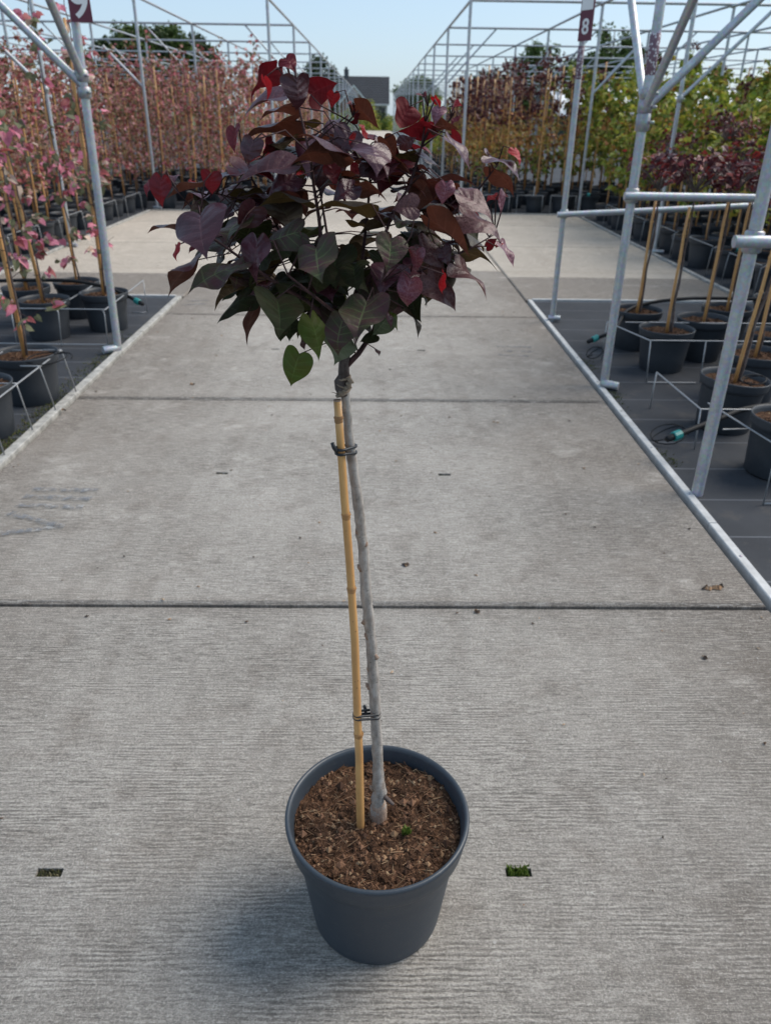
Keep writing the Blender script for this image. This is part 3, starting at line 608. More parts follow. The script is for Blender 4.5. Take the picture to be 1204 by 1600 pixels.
# base px, tip px, apparent width px, kind, visible side (T top, B underside), depth offset or None
TR = [
 (446,92,462,113,27,'R','T',-.05),(432,108,389,155,25,'R','B',-.03),(412,122,419,157,11,'B','B',-.07),(463,122,465,175,46,'P','T',-.10),(444,150,378,177,17,'P','T',0),
 (456,165,406,183,14,'U','B',.03),(485,147,527,129,46,'R','B',.02),(522,145,518,170,19,'B','B',0),(555,164,592,200,25,'U','B',.0),(552,167,542,160,6,'R','T',0),(560,183,544,195,8,'R','B',0),
 (573,210,561,193,10,'B','T',-.06),(553,209,545,228,8,'B','B',-.08),(480,196,505,192,14,'O','B',.05),(548,206,528,240,42,'P','T',-.07),(531,190,500,213,22,'P','T',.03),(543,242,458,207,9,'U','B',-.1),
 (461,188,377,218,23,'U','B',.0),(396,219,387,257,38,'P','T',-.10),(425,221,409,244,14,'R','B',.0),(367,200,366,238,20,'R','T',-.02),(252,278,252,325,30,'R','T',-.08),(235,284,228,307,12,'R','T',-.04),
 (266,281,284,273,8,'P','T',0),(300,282,302,296,10,'B','T',-.03),(330,270,331,304,32,'R','T',-.09),(327,290,259,309,10,'U','B',-.04),(313,335,318,386,84,'P','T',-.12),(284,352,230,360,13,'U','B',-.05),
 (399,322,371,358,42,'P','T',-.05),(368,360,325,373,15,'U','B',.02),(429,327,401,352,18,'R','B',.05),(367,375,304,402,18,'D','T',-.04),(276,383,274,407,10,'B','T',-.08),(311,378,294,394,12,'R','T',-.06),
 (307,406,261,464,18,'U','B',-.07),(381,412,293,457,35,'D','T',-.11),(402,374,396,443,36,'P','T',-.12),(469,362,408,386,46,'D','T',-.12),(494,386,502,427,74,'D','T',-.15),(377,437,343,455,22,'O','B',-.03),
 (387,462,339,505,30,'G','T',-.06),(397,479,386,540,18,'U','B',-.06),(432,466,438,512,76,'G','T',-.14),(502,416,495,459,48,'G','T',-.11),(440,502,438,534,27,'G','T',-.08),(456,503,452,533,27,'G','T',-.04),
 (484,497,498,564,38,'L','T',-.12),(536,497,526,556,52,'D','T',-.14),(573,471,553,523,76,'D','T',-.17),(533,525,524,560,52,'S','T',-.06),(605,495,582,524,35,'S','B',-.08),(588,524,562,534,20,'G','T',-.05),
 (468,553,454,603,50,'L','T',-.10),(472,524,476,548,12,'U','T',-.05),(642,435,634,481,40,'K','T',-.15),(668,430,714,485,48,'M','T',-.09),(693,428,690,460,11,'B','T',-.13),(712,415,761,467,22,'M','T',-.08),
 (651,390,651,424,26,'K','T',-.14),(656,382,696,421,36,'M','T',-.09),(690,388,701,416,26,'P','T',-.08),(670,341,734,400,30,'U','B',-.10),(709,365,735,399,8,'O','B',-.07),(723,336,786,373,36,'M','T',-.08),
 (719,304,771,343,25,'M','T',-.11),(696,286,690,320,29,'K','T',-.13),(763,244,817,279,15,'P','T',-.03),(768,263,804,305,25,'U','B',-.01),(803,233,813,257,12,'B','T',-.02),(777,303,759,314,13,'B','T',-.04),
 (779,302,782,336,8,'K','T',-.05),(786,304,794,308,5,'R','T',-.04),(700,217,736,266,14,'P','T',-.06),(705,210,723,231,18,'R','B',-.02),(680,196,717,202,20,'U','B',-.02),(640,166,621,196,41,'R','B',-.05),
 (677,201,619,206,22,'R','B',-.02),(669,190,655,216,25,'B','B',-.01),(686,168,679,195,22,'K','T',-.06),(678,152,688,168,12,'B','B',-.02),(658,147,649,147,6,'R','T',-.02),(662,150,667,140,5,'R','T',-.02),
 (710,166,714,152,8,'B','T',0),(712,165,722,164,6,'B','T',0),(715,182,704,197,9,'R','T',0),(625,226,650,214,22,'P','T',-.06),(600,216,618,248,24,'U','B',-.01),(646,240,612,248,14,'O','B',-.03),
 (580,227,592,267,60,'P','T',-.12),(592,270,564,268,22,'U','T',-.04),(540,243,452,250,20,'U','B',-.09),(455,260,369,284,26,'U','T',-.09),(460,277,417,303,31,'P','T',-.08),(475,270,462,273,9,'B','T',-.02),
 (517,257,524,294,25,'R','T',-.06),(480,313,400,318,16,'O','B',-.10),(553,290,517,318,31,'P','T',-.09),(560,292,607,311,18,'U','B',-.08),(580,318,492,326,12,'O','B',-.12),(650,324,612,326,38,'M','T',-.14),
 (610,374,605,422,50,'D','T',-.14),(553,415,559,452,46,'G','T',-.13),(613,418,598,442,56,'P','T',-.11),(640,460,656,504,36,'G','T',-.07),(640,485,655,529,14,'O','T',-.08),(600,485,614,513,13,'P','T',-.11),
 (588,546,593,556,6,'U','T',-.01),(505,250,470,240,16,'P','T',.08),(700,380,760,392,14,'P','T',.02),(726,398,752,385,13,'M','T',.0),(745,352,735,325,10,'B','T',-.03),(760,385,777,372,16,'R','T',-.03),(782,380,803,416,14,'K','T',-.04),(775,385,788,380,6,'B','T',-.04),
 (430,365,405,330,22,'P','T',.10),(360,330,335,345,16,'P','T',.06),(440,240,420,262,16,'U','B',.08),(560,262,540,285,18,'R','B',.08),(420,420,390,430,18,'O','B',.04),(470,440,455,480,34,'G','T',-.02),
]
crown = part('crown', crownmb, M_TWIG, tree, True); crw = wpos(crown); petmb = MB()
camp = V((0, 0, HC)); rl = random.Random(21)
def add_leaf(B, T, wpx, ty, side, pet=True):
    vd = (camp - (B+T)/2).normalized(); dep = ((B+T)/2 - camp).dot(fwd); W = wpx*dep/FPX; L = (T-B).length
    true_w = max(W, L*.8)
    if L < .95*W: # foreshortened: swing the tip towards the viewer
        L2 = W*1.02; T = T + (vd + V((0, 0, -.2))).normalized()*math.sqrt(max(0, L2*L2-L*L)); L = L2
    a = (T-B).normalized(); vp = (vd - a*vd.dot(a)).normalized(); u = a.cross(vp); u = u if u.z >= 0 else -u
    if W/true_w > .9: true_w = W*1.1
    cph = min(1, W/true_w); sph = math.sqrt(max(0, 1-cph*cph)); u = u if rl.random() < .8 or cph < .85 else -u; n = vp*cph + u*sph if side == 'T' else vp*-cph + u*sph
    put_leaf(leafmesh(ty, rl.randrange(8)), crown, B, T-B, n, L*.93, true_w*1.0, crw)
    if pet:
        best = min(nodes, key=lambda q: (q-B).length + max(0, q.z-B.z+.01)*1.5); d = best-B
        if d.length > .002:
            d = d if d.length < .12 else d*(.12/d.length)
            midp = B + d*.5 + V((0, 0, .006)) + (B-T).normalized()*min(.012, d.length*.3); petmb.tube([B, midp, B+d], [.0007, .0008, .0011], 5)
for (bx, by, tx, ty_, w_, kd, sd_, dy) in TR:
    add_leaf(P3(bx, by, dy), P3(tx, ty_, dy+rl.uniform(-.012, .012)), w_, kd, sd_)
# unseen and half-seen leaves that fill the crown behind
CCX, CCY = 530, 350
cnt = 0
while cnt < 190:
    x, y = (rl.uniform(290, 760), rl.uniform(190, 520)) if cnt < 150 else (rl.uniform(370, 670), rl.uniform(370, 525)); ex = (x-525)/235; ey = (y-365)/(165 if y > 365 else 170)
    if ex*ex+ey*ey > (.85 if y < 420 else .62): continue
    dmax = .19*math.sqrt(max(0.05, 1-ex*ex-ey*ey)); dy = rl.uniform(-.35, 1)*dmax
    hh = (y-190)/330; pick = rl.random()
    kd = ('P' if pick < .40 else 'U' if pick < .66 else 'O' if pick < .80 else 'R' if y < 270 else 'P') if hh < .45 else ('G' if pick < .42 else 'L' if pick < .52 and y > 455 else 'D' if pick < .75 else 'O' if pick < .85 else 'P')
    B = P3(x, y, dy); ang = rl.uniform(0, 6.28); outw = V((ex, dy/.19, 0)); 
    ax = (V((math.cos(ang), math.sin(ang), 0))*.7 + outw*.8 + V((0, 0, rl.uniform(-.55, .1) if hh < .5 else rl.uniform(-.9, -.1)))).normalized(); L = rl.uniform(.035, .06)
    tl = .25 if hh < .5 else .65; n = (V((0, 0, 1)) + V((rl.uniform(-1, 1), rl.uniform(-1, .6), 0))*tl + outw*.25).normalized()
    put_leaf(leafmesh(kd, rl.randrange(8)), crown, B, ax, n, L*.93, L*rl.uniform(.85, 1.05), crw)
    best = min(nodes, key=lambda q: (q-B).length); d = best-B
    if d.length > .002: petmb.tube([B, B+d*.5+V((0, 0, .004)), B+d], [.0007, .0008, .0012], 5)
    cnt += 1
tag(part('petioles', petmb, M_TWIG, crown, True), kind='stuff')

# ------------------------------------------------------------------ nursery plants (templates shared by the copies)
PR, PH = .172, .27
mb = MB(); mb.lathe([(q*.905, z*.9) for q, z in [(0, .004), (.13, .004), (.142, 0), (.146, .006), (.158, .12), (.170, .235), (.1735, .243), (.182, .246), (.185, .262), (.189, .29), (.190, .297), (.187, .3), (.183, .298), (.178, .28), (.172, .25), (.165, .235)]], 32)
ME_POT = mb.mesh('pot', M_POT2, True)
mb = MB(); ns, na = 7, 22
for i in range(ns+1):
    for j in range(na):
        r = .159*i/ns; a = 2*math.pi*j/na; mb.v.append(V((r*math.cos(a), r*math.sin(a), .238 + .010*mnoise.noise(V((r*math.cos(a)*20, r*math.sin(a)*20, 3))))))
for i in range(ns):
    for j in range(na): mb.face(((i+1)*na+j, (i+1)*na+(j+1) % na, i*na+(j+1) % na, i*na+j)[::-1])
for _ in range(160):
    r = .148*math.sqrt(R.random()); a = R.uniform(0, 6.28); c = V((r*math.cos(a), r*math.sin(a), .242)); s = R.uniform(.003, .009); d = V((R.uniform(-1, 1), R.uniform(-1, 1), R.uniform(-.2, .5))).normalized()*s*1.5; q = d.orthogonal().normalized()*s*.5
    mb.add([c-d, c+q, c+d, c-q, c+V((0, 0, s*.7))], [(0, 1, 4), (1, 2, 4), (2, 3, 4), (3, 0, 4)], 1)
ME_SOIL = mb.mesh('soil', [M_SOIL, M_CHIP], False)
def cane_mesh(h, r=.0085, lean=0.0, sd=0):
    mb = MB(); rr = random.Random(sd); n = 5; pts = [V((lean*i/n*h + rr.uniform(-.004, .004), rr.uniform(-.004, .004), .22 + (h-.22)*i/n)) for i in range(n+1)]
    mb.tube(pts, [r*(1.05-.2*i/n) for i in range(n+1)], 8)
    for i in range(1, n): mb.lathe([(r*.95, -.006), (r*1.18, 0), (r*.95, .006)], 8, pts[i])
    return mb.mesh('bamboo_cane', M_BAM, True)
def stem_mesh(h, r, sd, off=.02, mat=None):
    mb = MB(); rr = random.Random(sd); n = 8; mb.tube([V((off + rr.uniform(-.008, .008), rr.uniform(-.012, .012), .22 + (h-.22)*i/n)) for i in range(n+1)], [r*(1-.55*i/n) for i in range(n+1)], 6)
    return mb.mesh('stem', mat or M_BARKD, True)
LEAF2 = [(0, 0), (.28, .02), (.46, .28), (.25, .72), (0, 1)]
def leaf_quad(mb, B, a, n, L, W, m=0):
    a = a.normalized(); n = (n - a*n.dot(a)); n = n.normalized() if n.length > 1e-4 else a.orthogonal().normalized(); x = a.cross(n)
    pts = [B, B+x*W*.5+a*L*.22+n*L*.06, B+x*W*.3+a*L*.68+n*L*.02, B+a*L-n*L*.12, B-x*W*.3+a*L*.68+n*L*.02, B-x*W*.5+a*L*.22+n*L*.06]
    mb.add(pts, [(0, 1, 2, 3), (0, 3, 4, 5)], m)
def rdir(rr): 
    v = V((rr.gauss(0, 1), rr.gauss(0, 1), rr.gauss(0, 1))); return v.normalized()
def column_foliage(z0, z1, rad_, n, L, sd, mat, zones=None, mats=None):
    mb = MB(); rr = random.Random(sd); tw = []
    for _ in range(int((z1-z0)*16)):      # side shoots
        z = rr.uniform(z0, z1-.1); a = rr.uniform(0, 6.28); ln = rad_*rr.uniform(.5, 1.15)*(1.15-.6*(z-z0)/(z1-z0)); e = V((math.cos(a)*ln, math.sin(a)*ln, z+ln*rr.uniform(.2, .9)))
        tw.append((V((.02, 0, z)), e)); 
    nm = len(mats) if mats else 1
    for p0, p1 in tw: mb.tube([p0, p0.lerp(p1, .5)+V((0, 0, -.01)), p1], [.003, .002, .001], 3, nm, False)
    for _ in range(n):
        if rr.random() < .8:
            p0, p1 = rr.choice(tw); c = p0.lerp(p1, rr.uniform(.25, 1.05)) + rdir(rr)*.02
        else: c = V((.02, 0, rr.uniform(z0, z1))) + rdir(rr)*.03
        a = V((c.x, c.y, 0)) + rdir(rr)*.12 + V((0, 0, -.06)); m = 0
        if zones: m = zones((c.z-z0)/(z1-z0), rr)
        s = L*rr.uniform(.55, 1.25); leaf_quad(mb, c, a, V((0, 0, 1))+rdir(rr)*.9, s, s*rr.uniform(.75, 1.0), m)
    return mb.mesh('foliage', (mats or [mat]) + [M_BARKD], False)
M_PINK = mat_island('pink_foliage', [(0, (.64, .21, .25)), (.10, (.38, .09, .095)), (.24, (.70, .36, .36)), (.38, (.14, .14, .06)), (.53, (.28, .2, .1)), (.68, (.24, .075, .06)), (.80, (.55, .36, .26)), (.92, (.40, .27, .16))], .6, .35)
M_DRED = mat_island('dark_red_foliage', [(0, (.08, .022, .026)), (.3, (.13, .034, .032)), (.6, (.06, .02, .024)), (.78, (.20, .06, .045)), (.92, (.27, .16, .13))], .5, .2)
M_YEL = mat_island('yellow_orange_foliage', [(0, (.40, .28, .07)), (.3, (.46, .19, .06)), (.55, (.25, .21, .06)), (.75, (.52, .34, .1)), (.9, (.14, .04, .03))], .55, .3)
M_GRN = mat_island('green_foliage', [(0, (.14, .21, .03)), (.3, (.22, .27, .045)), (.55, (.10, .16, .025)), (.8, (.32, .33, .06)), (.95, (.38, .27, .06))], .55, .3)
M_LGRN = mat_island('yellow_green_foliage', [(0, (.32, .36, .05)), (.35, (.44, .42, .07)), (.6, (.22, .28, .04)), (.85, (.48, .36, .09))], .55, .35)
M_MRED = mat_island('maple_red_foliage', [(0, (.075, .016, .022)), (.3, (.13, .02, .022)), (.55, (.055, .018, .026)), (.75, (.24, .03, .025)), (.93, (.30, .16, .15))], .45, .25)
M_DTREE = mat_island('evergreen_foliage', [(0, (.022, .042, .014)), (.4, (.035, .06, .018)), (.75, (.055, .08, .025))], .7, .15)
M_TREE = mat_island('tree_foliage', [(0, (.05, .09, .018)), (.4, (.075, .12, .025)), (.75, (.10, .15, .035))], .65, .25)

def make_kind(foliages, canes, stems):
    return dict(f=foliages, c=canes, s=stems)
rf = random.Random(5)
K_PINK = make_kind([column_foliage(.5, 2.05+.1*i, .23, 330, .054, 40+i, M_PINK) for i in range(6)], [cane_mesh(1.98, .011, .02*(i-1), i) for i in range(3)], [stem_mesh(2.1, .008, i) for i in range(3)])
zone_red = lambda t, rr: 0 if t > .52+rr.uniform(-.12, .12) else (1 if t > .22+rr.uniform(-.12, .12) else (2 if rr.random() < .6 else 0))
K_DRED = make_kind([column_foliage(.5, 2.05+.09*i, .2, 400, .056, 60+i, None, zone_red, [M_DRED, M_YEL, M_GRN]) for i in range(5)], [cane_mesh(2.12, .0125, .015*(i-1), i) for i in range(3)], [stem_mesh(2.05, .008, i) for i in range(3)])
zone_grn = lambda t, rr: 0 if rr.random() < .42 else (1 if rr.random() < .8 else 2)
K_GRN = make_kind([column_foliage(.5+.12*(i % 3), 1.85+.1*i, .28, 420, .08, 80+i, None, zone_grn, [M_GRN, M_LGRN, M_YEL]) for i in range(5)], [cane_mesh(1.35, .009, .02*(i-1), i) for i in range(3)], [stem_mesh(1.7, .009, i) for i in range(3)])
def round_crown(zc, rx, rz, n, L, sd, mat):
    mb = MB(); rr = random.Random(sd); ends = []
    for _ in range(22):
        d = rdir(rr); d.z = abs(d.z)*.9-.25; e = V((.02+d.x*rx, d.y*rx, zc+d.z*rz)); ends.append(e); s = V((.02, 0, zc-rz*.9)); mb.tube([s, s.lerp(e, .5)+V((0, 0, .02)), e], [.004, .003, .001], 4, 1, False)
    for _ in range(n):
        e = rr.choice(ends); s = V((.02, 0, zc-rz*.6)); c = s.lerp(e, rr.uniform(.45, 1.1)) + rdir(rr)*rx*.22
        a = V((c.x, c.y, -.05)) + rdir(rr)*.12; l_ = L*rr.uniform(.6, 1.2); leaf_quad(mb, c, a, V((0, 0, 1))+rdir(rr)*.8, l_, l_*.8)
    return mb.mesh('foliage', [mat, M_BARKD], False)
K_MRED = make_kind([round_crown(1.15+.035*i, .23, .16, 230, .046, 100+i, M_MRED) for i in range(4)], [cane_mesh(1.0, .0095, .0, i) for i in range(3)], [stem_mesh(1.08, .010, i+5, .024, M_BARKD) for i in range(3)])

M_TAG = simple('plant_tag', (.8, .8, .8), .5, .05, 5)
mb = MB(); mb.box((.055, -.012, .25), (.0565, .012, .40)); ME_TAG = mb.mesh('plant_tag', M_TAG)
def plant(name, kind, x, y, label, cat, group, sc=1.0, foliage=True, rz=None, ptag=False, narrow=False):
    rz = rf.uniform(0, 6.28) if rz is None else rz
    t = thing(name, label, cat, (x, y, -.008), group); t.rotation_euler = (0, 0, rz); t.scale = (1, 1, sc)
    link('pot', ME_POT, t); link('soil', ME_SOIL, t)
    link('bamboo_cane', rf.choice(kind['c']), t); link('stem', rf.choice(kind['s']), t)
    if foliage:
        f = link('foliage', rf.choice(kind['f']), t); f['kind'] = 'stuff'
    if ptag: link('plant_tag', ME_TAG, t)
    if narrow: t.rotation_euler = (0, .06, 0); f.scale = (.62, .62, 1)
    return t

# near left: pink variegated saplings with single leaves
NEARL = [('A', -1.900, 4.109, 'pink variegated sapling in the pot beside the mossy kerb'), ('B', -2.313, 5.454, 'pink variegated sapling with leaning cane behind the wire hoop'),
         ('C', -1.977, 5.711, 'pink variegated sapling right behind the post of sign 9'), ('D', -2.311, 6.103, 'pink variegated sapling with thin brown stem near the end strip of its bed'),
         ('E', -1.929, 3.583, 'pot at the mossy end of the wire rack'), ('F', -2.602, 5.864, 'pink variegated sapling crowded behind the leaning cane')]
rp = random.Random(77)
for nm, x, y, lb in NEARL:
    t = thing('pink_sapling', lb, 'sapling', (x, y, -.008), 'pink saplings in the bed under sign 9'); tw_ = wpos(t)
    link('pot', ME_POT, t); link('soil', ME_SOIL, t).rotation_euler = (0, 0, rp.uniform(0, 6))
    lean = {'A': -.01, 'B': -.055, 'C': .01, 'D': -.01, 'E': 0, 'F': -.02}[nm]
    link('bamboo_cane', cane_mesh(1.95 if nm != 'D' else 1.6, .0125 if nm != 'D' else .009, lean, ord(nm)), t)
    mb = MB(); hgt = 2.15; n = 14; sp = [V((x+.022+lean*i/n*hgt+rp.uniform(-.012, .012), y-.01+rp.uniform(-.012, .012), .25+(hgt-.25)*i/n)) for i in range(n+1)]
    mb.tube(sp, [.0065*(1-.6*i/n) for i in range(n+1)], 7); stem = part('stem', mb, M_BARKD, t, True)
    for zz in (.42, .85, 1.3):
        mb = MB(); c = V((x+.01+lean*zz, y-.004, zz)); mb.ring([c+V((.022*math.cos(a*.628), .017*math.sin(a*.628), .002*math.sin(a))) for a in range(10)], .0022, 5); part('tie', mb, M_RUB, t, True)
    if nm == 'E': continue
    twmb = MB(); nl = 0; tot = 170
    while nl < tot:
        zz = .62 + 1.5*rp.random() if rp.random() < .9 else rp.uniform(.36, .62); zz = zz if nm != 'C' or rp.random() < .5 else max(zz, .66)
        b = V((x+.022+lean*zz, y-.01, zz)); a = rp.uniform(0, 6.28); ln = rp.uniform(.05, .24)*(1.1-.35*(zz/2)); e = b + V((math.cos(a)*ln, math.sin(a)*ln, ln*rp.uniform(-.1, .6)))
        twmb.tube([b, b.lerp(e, .5)+V((0, 0, .008)), e], [.0022, .0016, .0009], 4, 0, False)
        for q in range(rp.randrange(3, 7)):
            c = b.lerp(e, rp.uniform(.35, 1.02)); pk = rp.random(); low = zz < .9
            kd = 'pk' if pk < .34 else 'ro' if pk < .46 else 'cr' if pk < .60 else 'gr'
            if zz > 1.35: kd = 'ro' if pk < .32 else 'pk' if pk < .56 else 'gr' if pk < .9 else 'cr'
            d = V((math.cos(a), math.sin(a), 0))*.6 + rdir(rp)*.8 + V((0, 0, -.6)); L = rp.uniform(.036, .068) if kd != 'gr' else rp.uniform(.04, .07)
            put_leaf(smallleaf(kd, rp.randrange(3)), t, c+d.normalized()*.008, d, V((rp.uniform(-.4, .6), -.7, .7))+rdir(rp)*.7, L, L*rp.uniform(.7, .95), tw_); nl += 1
    part('twigs', twmb, M_TWIG, stem, True)
# the rest of the pink plants
ORD = ['front', 'second', 'third', 'fourth', 'fifth', 'sixth', 'seventh', 'eighth', 'ninth', 'tenth', 'eleventh', 'twelfth', 'thirteenth', 'fourteenth']
GP = 'pink saplings in rows beyond the crossing'
for r_ in range(11):
    y = 13.82 + r_*.62
    for c_ in range(24 if r_ < 5 else 16):
        x = -1.98 - c_*.5 - (.2 if r_ % 2 else 0) + rf.uniform(-.06, .06)
        if x < -.66*y-1.0: continue
        if r_ > 6 and c_ > 7: continue
        plant('pink_sapling', K_PINK, x, y + rf.uniform(-.06, .06), 'pink-leaved cane-tied sapling in the %s row beyond the crossing' % ORD[r_], 'sapling', GP, rf.uniform(.9, 1.06))
for r_ in range(14):
    for c_ in range(2): plant('pink_sapling', K_PINK, -2.02-c_*.55, 21 + r_*1.2 + rf.uniform(-.1, .1), 'pink-leaved sapling lining the far path edge under the long pipe frame', 'sapling', GP, rf.uniform(.9, 1.05))
for c_ in range(5):
    for r_ in range(14):
        x = -4.0 - c_*.52 + rf.uniform(-.05, .05); y = 6.6 + r_*.5 + (.25 if c_ % 2 else 0)
        if x < -.56*y-.5 or y > 13.3: continue
        plant('pink_sapling', K_PINK, x, y, 'pink-leaved sapling, %s line from the edging beside the crossing' % ORD[c_], 'sapling', 'pink saplings beside the crossing', rf.uniform(.88, 1.02))
# right: bare-stemmed red maples in the near bed
NEARR = [(1.810, 5.347), (1.839, 4.826), (2.171, 5.080), (2.462, 5.417), (1.819, 3.775), (1.832, 3.198), (2.502, 4.739), (2.15, 4.25), (2.8, 5.1), (2.95, 5.7)]
LBR = ['red-leaved bare-stemmed tree in the end pot below sign 8', 'red-leaved bare-stemmed tree behind the wire rectangle', 'red-leaved bare-stemmed tree whose pot the black hose crosses', 'red-leaved bare-stemmed tree by the pale end strip',
       'red-leaved bare-stemmed tree in the pot above the teal hose end', 'red-leaved bare-stemmed tree in the big pot by the lone post']
for i, (x, y) in enumerate(NEARR):
    plant('potted_standard_tree', K_MRED, x, y, LBR[i] if i < 6 else 'red-leaved bare-stemmed tree deeper in the bed below sign 8', 'potted tree', 'red bare-stemmed trees in the bed below sign 8', rf.uniform(.97, 1.05), rz=rf.uniform(-.6, .6), narrow=i in (4, 5))
# right side bed and far bed
for c_ in range(7):
    for r_ in range(17):
        x = 3.58 + c_*.55 + rf.uniform(-.05, .05); y = 5.0 + r_*.52 + (.26 if c_ % 2 else 0)
        if x > .56*y+.9 or y > 13.3: continue
        if rf.random() < .3 and c_ < 4: plant('potted_standard_tree', K_MRED, x, y, 'red-leaved bare-stemmed tree, %s line from the edging among green trees' % ORD[c_], 'potted tree', 'red trees beside the crossing', rf.uniform(.98, 1.12))
        else: plant('green_sapling', K_GRN, x, y, 'yellow-green young tree, %s line from the edging beside the crossing' % ORD[c_], 'sapling', 'green saplings beside the crossing', rf.uniform(.82, .98))
for r_ in range(12):
    for c_ in range(22):
        x = 1.72 + c_*.46 + (.2 if r_ % 2 else 0) + rf.uniform(-.05, .05); y = 13.85 + r_*.62 + rf.uniform(-.06, .06)
        if x > .56*y+.8: continue
        if x < 3.55 - .05*r_: plant('dark_red_sapling', K_DRED, x, y, 'dark red sapling with yellow lower leaves, %s row beyond the crossing' % ORD[r_], 'sapling', 'dark red saplings beyond the crossing', rf.uniform(.9, 1.06), ptag=(r_ == 0 and c_ % 2 == 0))
        elif r_ < 6: plant('green_sapling', K_GRN if rf.random() < .85 else K_DRED, x, y, 'young green tree on cane, %s row beside the dark red saplings' % ORD[r_], 'sapling', 'green saplings in the far bed', rf.uniform(.92, 1.12))
for r_ in range(13):
    for c_ in range(2): plant('green_sapling', K_DRED if r_ < 3 else K_GRN, 1.75+c_*.55, 19.8 + r_*1.25, 'young tree on cane lining the far path edge', 'sapling', 'saplings far along the path', rf.uniform(.72, .95))

# ------------------------------------------------------------------ pipe frames
HT = 2.95; RP = .024
def clamp(parent, c, r=.034, h=.07, axis=None):
    mb = MB(); mb.lathe([(r*.8, -h/2), (r, -h/2+.006), (r, h/2-.006), (r*.8, h/2)], 14, c); b = V(c)
    mb.tube([b+V((r*.6, -r*.6, 0)), b+V((r*1.25, -r*1.1, 0))], .008, 6); return part('clamp', mb, M_CLAMP, parent, True)
def far_frame(label, sx, x0, nx, ny, loc):
    t = thing('pipe_frame', label, 'frame', loc)
    for k in range(ny):
        y = 13.6 + 4.05*k; xe = sx*(20 if k < 4 else 14)
        pipe('cross_pipe', (sx*x0, y, HT), (xe, y, HT), .02, M_GALV, t, 8)
        for i in range(nx if k < 3 else (3 if k < 6 else 1)):
            x = sx*(x0 + 1.97*i); pipe('post', (x, y, -.02), (x, y, HT), RP if k < 3 else .022, M_GALV, t, 8)
            if k == 0 and i in (1, 3): pipe('brace', (x, y, 1.75), (x - .62, y, 2.37+.58) if sx > 0 and False else (x + (-.55 if sx < 0 else .62), y+.02, 2.3 if sx < 0 else 2.4), .018, M_GALV, t, 8)
            if k in (1, 2, 3) and i in (0, 1, 2): pipe('brace', (x + sx*.02, y, 2.0), (x + sx*.95, y, HT), .016, M_GALV, t, 8)
        if k == 0: 
            for i in range(2): pipe('foot_stub', (sx*(x0+1.97*i)-.06, y-.0, .02), (sx*(x0+1.97*i)+.08, y-.05, .02), .022, M_GALV, t, 8)
    ye = 13.6+4.05*(ny-1)
    for i in range(nx):
        x = sx*(x0+1.97*i); pipe('long_pipe', (x, 13.6, HT-.001), (x, ye if i < 1 else 13.6+4.05*5, HT-.001), .02, M_GALV, t, 8)
    return t
far_frame('long grey pipe frame over the pink saplings beyond the crossing', -1, 1.64, 6, 16, (-1.64, 13.6, 0))
far_frame('long grey pipe frame over the dark red saplings beyond the crossing', 1, 1.38, 6, 16, (1.38, 13.6, 0))
for sx, xs_, lb in ((-1, (3.60, 5.57, 7.5), 'grey pipe frame over the pink saplings beside the crossing'), (1, (3.32, 5.28, 7.25, 9.2), 'grey pipe frame over the green trees beside the crossing')):
    t = thing('pipe_frame', lb, 'frame', (sx*xs_[0], 9.55, 0))
    for y in (9.55, 5.5):
        for i, x in enumerate(xs_): 
            pipe('post', (sx*x, y, -.02), (sx*x, y, HT), RP, M_GALV, t, 8)
            if y > 9: pipe('brace', (sx*x, y, 1.62), (sx*(x+.95), y, 2.57), .02, M_GALV, t, 8); clamp(t, (sx*x, y, 1.62))
        pipe('cross_pipe', (sx*xs_[0], y, HT), (sx*(xs_[-1]+2), y, HT), .02, M_GALV, t, 8)
        pipe('foot_stub', (sx*xs_[0]-.05, y-.02, .02), (sx*xs_[0]+.09, y-.06, .02), .022, M_GALV, t, 8)
    for x in xs_: pipe('long_pipe', (sx*x, 5.5, HT-.03), (sx*x, 13.6, HT-.03), .02, M_GALV, t, 8)
# near right frame with sign 8
t = thing('pipe_frame', 'near grey pipe frame with handrails carrying sign 8', 'frame', (1.376, 4.42, 0))
PB = [(1.393, 6.079), (1.366, 4.42), (1.386, 2.958)]
for i, (x, y) in enumerate(PB):
    top = HT-.02*i; pipe('post', (x, y, -.03), (x+.0 if i else x-.01, y, top), .0245 if i else .021, M_GALV, t, 14)
x, y = PB[1]; nz = 1.47
for e in ((x, y+1.42, nz+1.44), (x, y-1.35, nz+1.25), (x+1.42, y, nz+1.42)):
    d = (V(e)-V((x, y, nz))).normalized(); pipe('brace', V((x, y, nz))+d*.02, e, .021, M_GALV, t, 14)
clamp(t, (x, y, nz-.06), .036, .085); clamp(t, (x, y, nz+.01), .037, .06); clamp(t, (x, y, nz+.07), .0355, .05)
for z_, e in ((nz-.02, (x-.03, y+.03)), (nz+.04, (x+.04, y-.02))): pass
pipe('handrail', (x-.05, y-.035, 1.06), (x+2.6, y-.035, 1.05), .0215, M_GALV, t, 14); clamp(t, (x, y-.002, 1.06), .035, .075)
pipe('handrail', (1.335, 6.04, .785), (3.9, 6.04, .93), .021, M_GALV, t, 14); clamp(t, (1.393, 6.079, .79), .031, .06)
pipe('handrail', (1.30, 2.92, 1.035), (2.9, 2.92, 1.03), .0225, M_GALV, t, 14); clamp(t, (1.386, 2.956, 1.03), .035, .08)
pipe('top_rail', (1.385, 2.2, HT), (1.385, 6.3, HT), .021, M_GALV, t, 12)
pipe('foot_stub', (1.35, 4.41, .022), (1.435, 4.36, .018), .024, M_GALV, t, 12)
for (x, y) in PB[:1]: pipe('foot_stub', (1.36, 6.08, .02), (1.45, 6.06, .02), .02, M_GALV, t, 12)
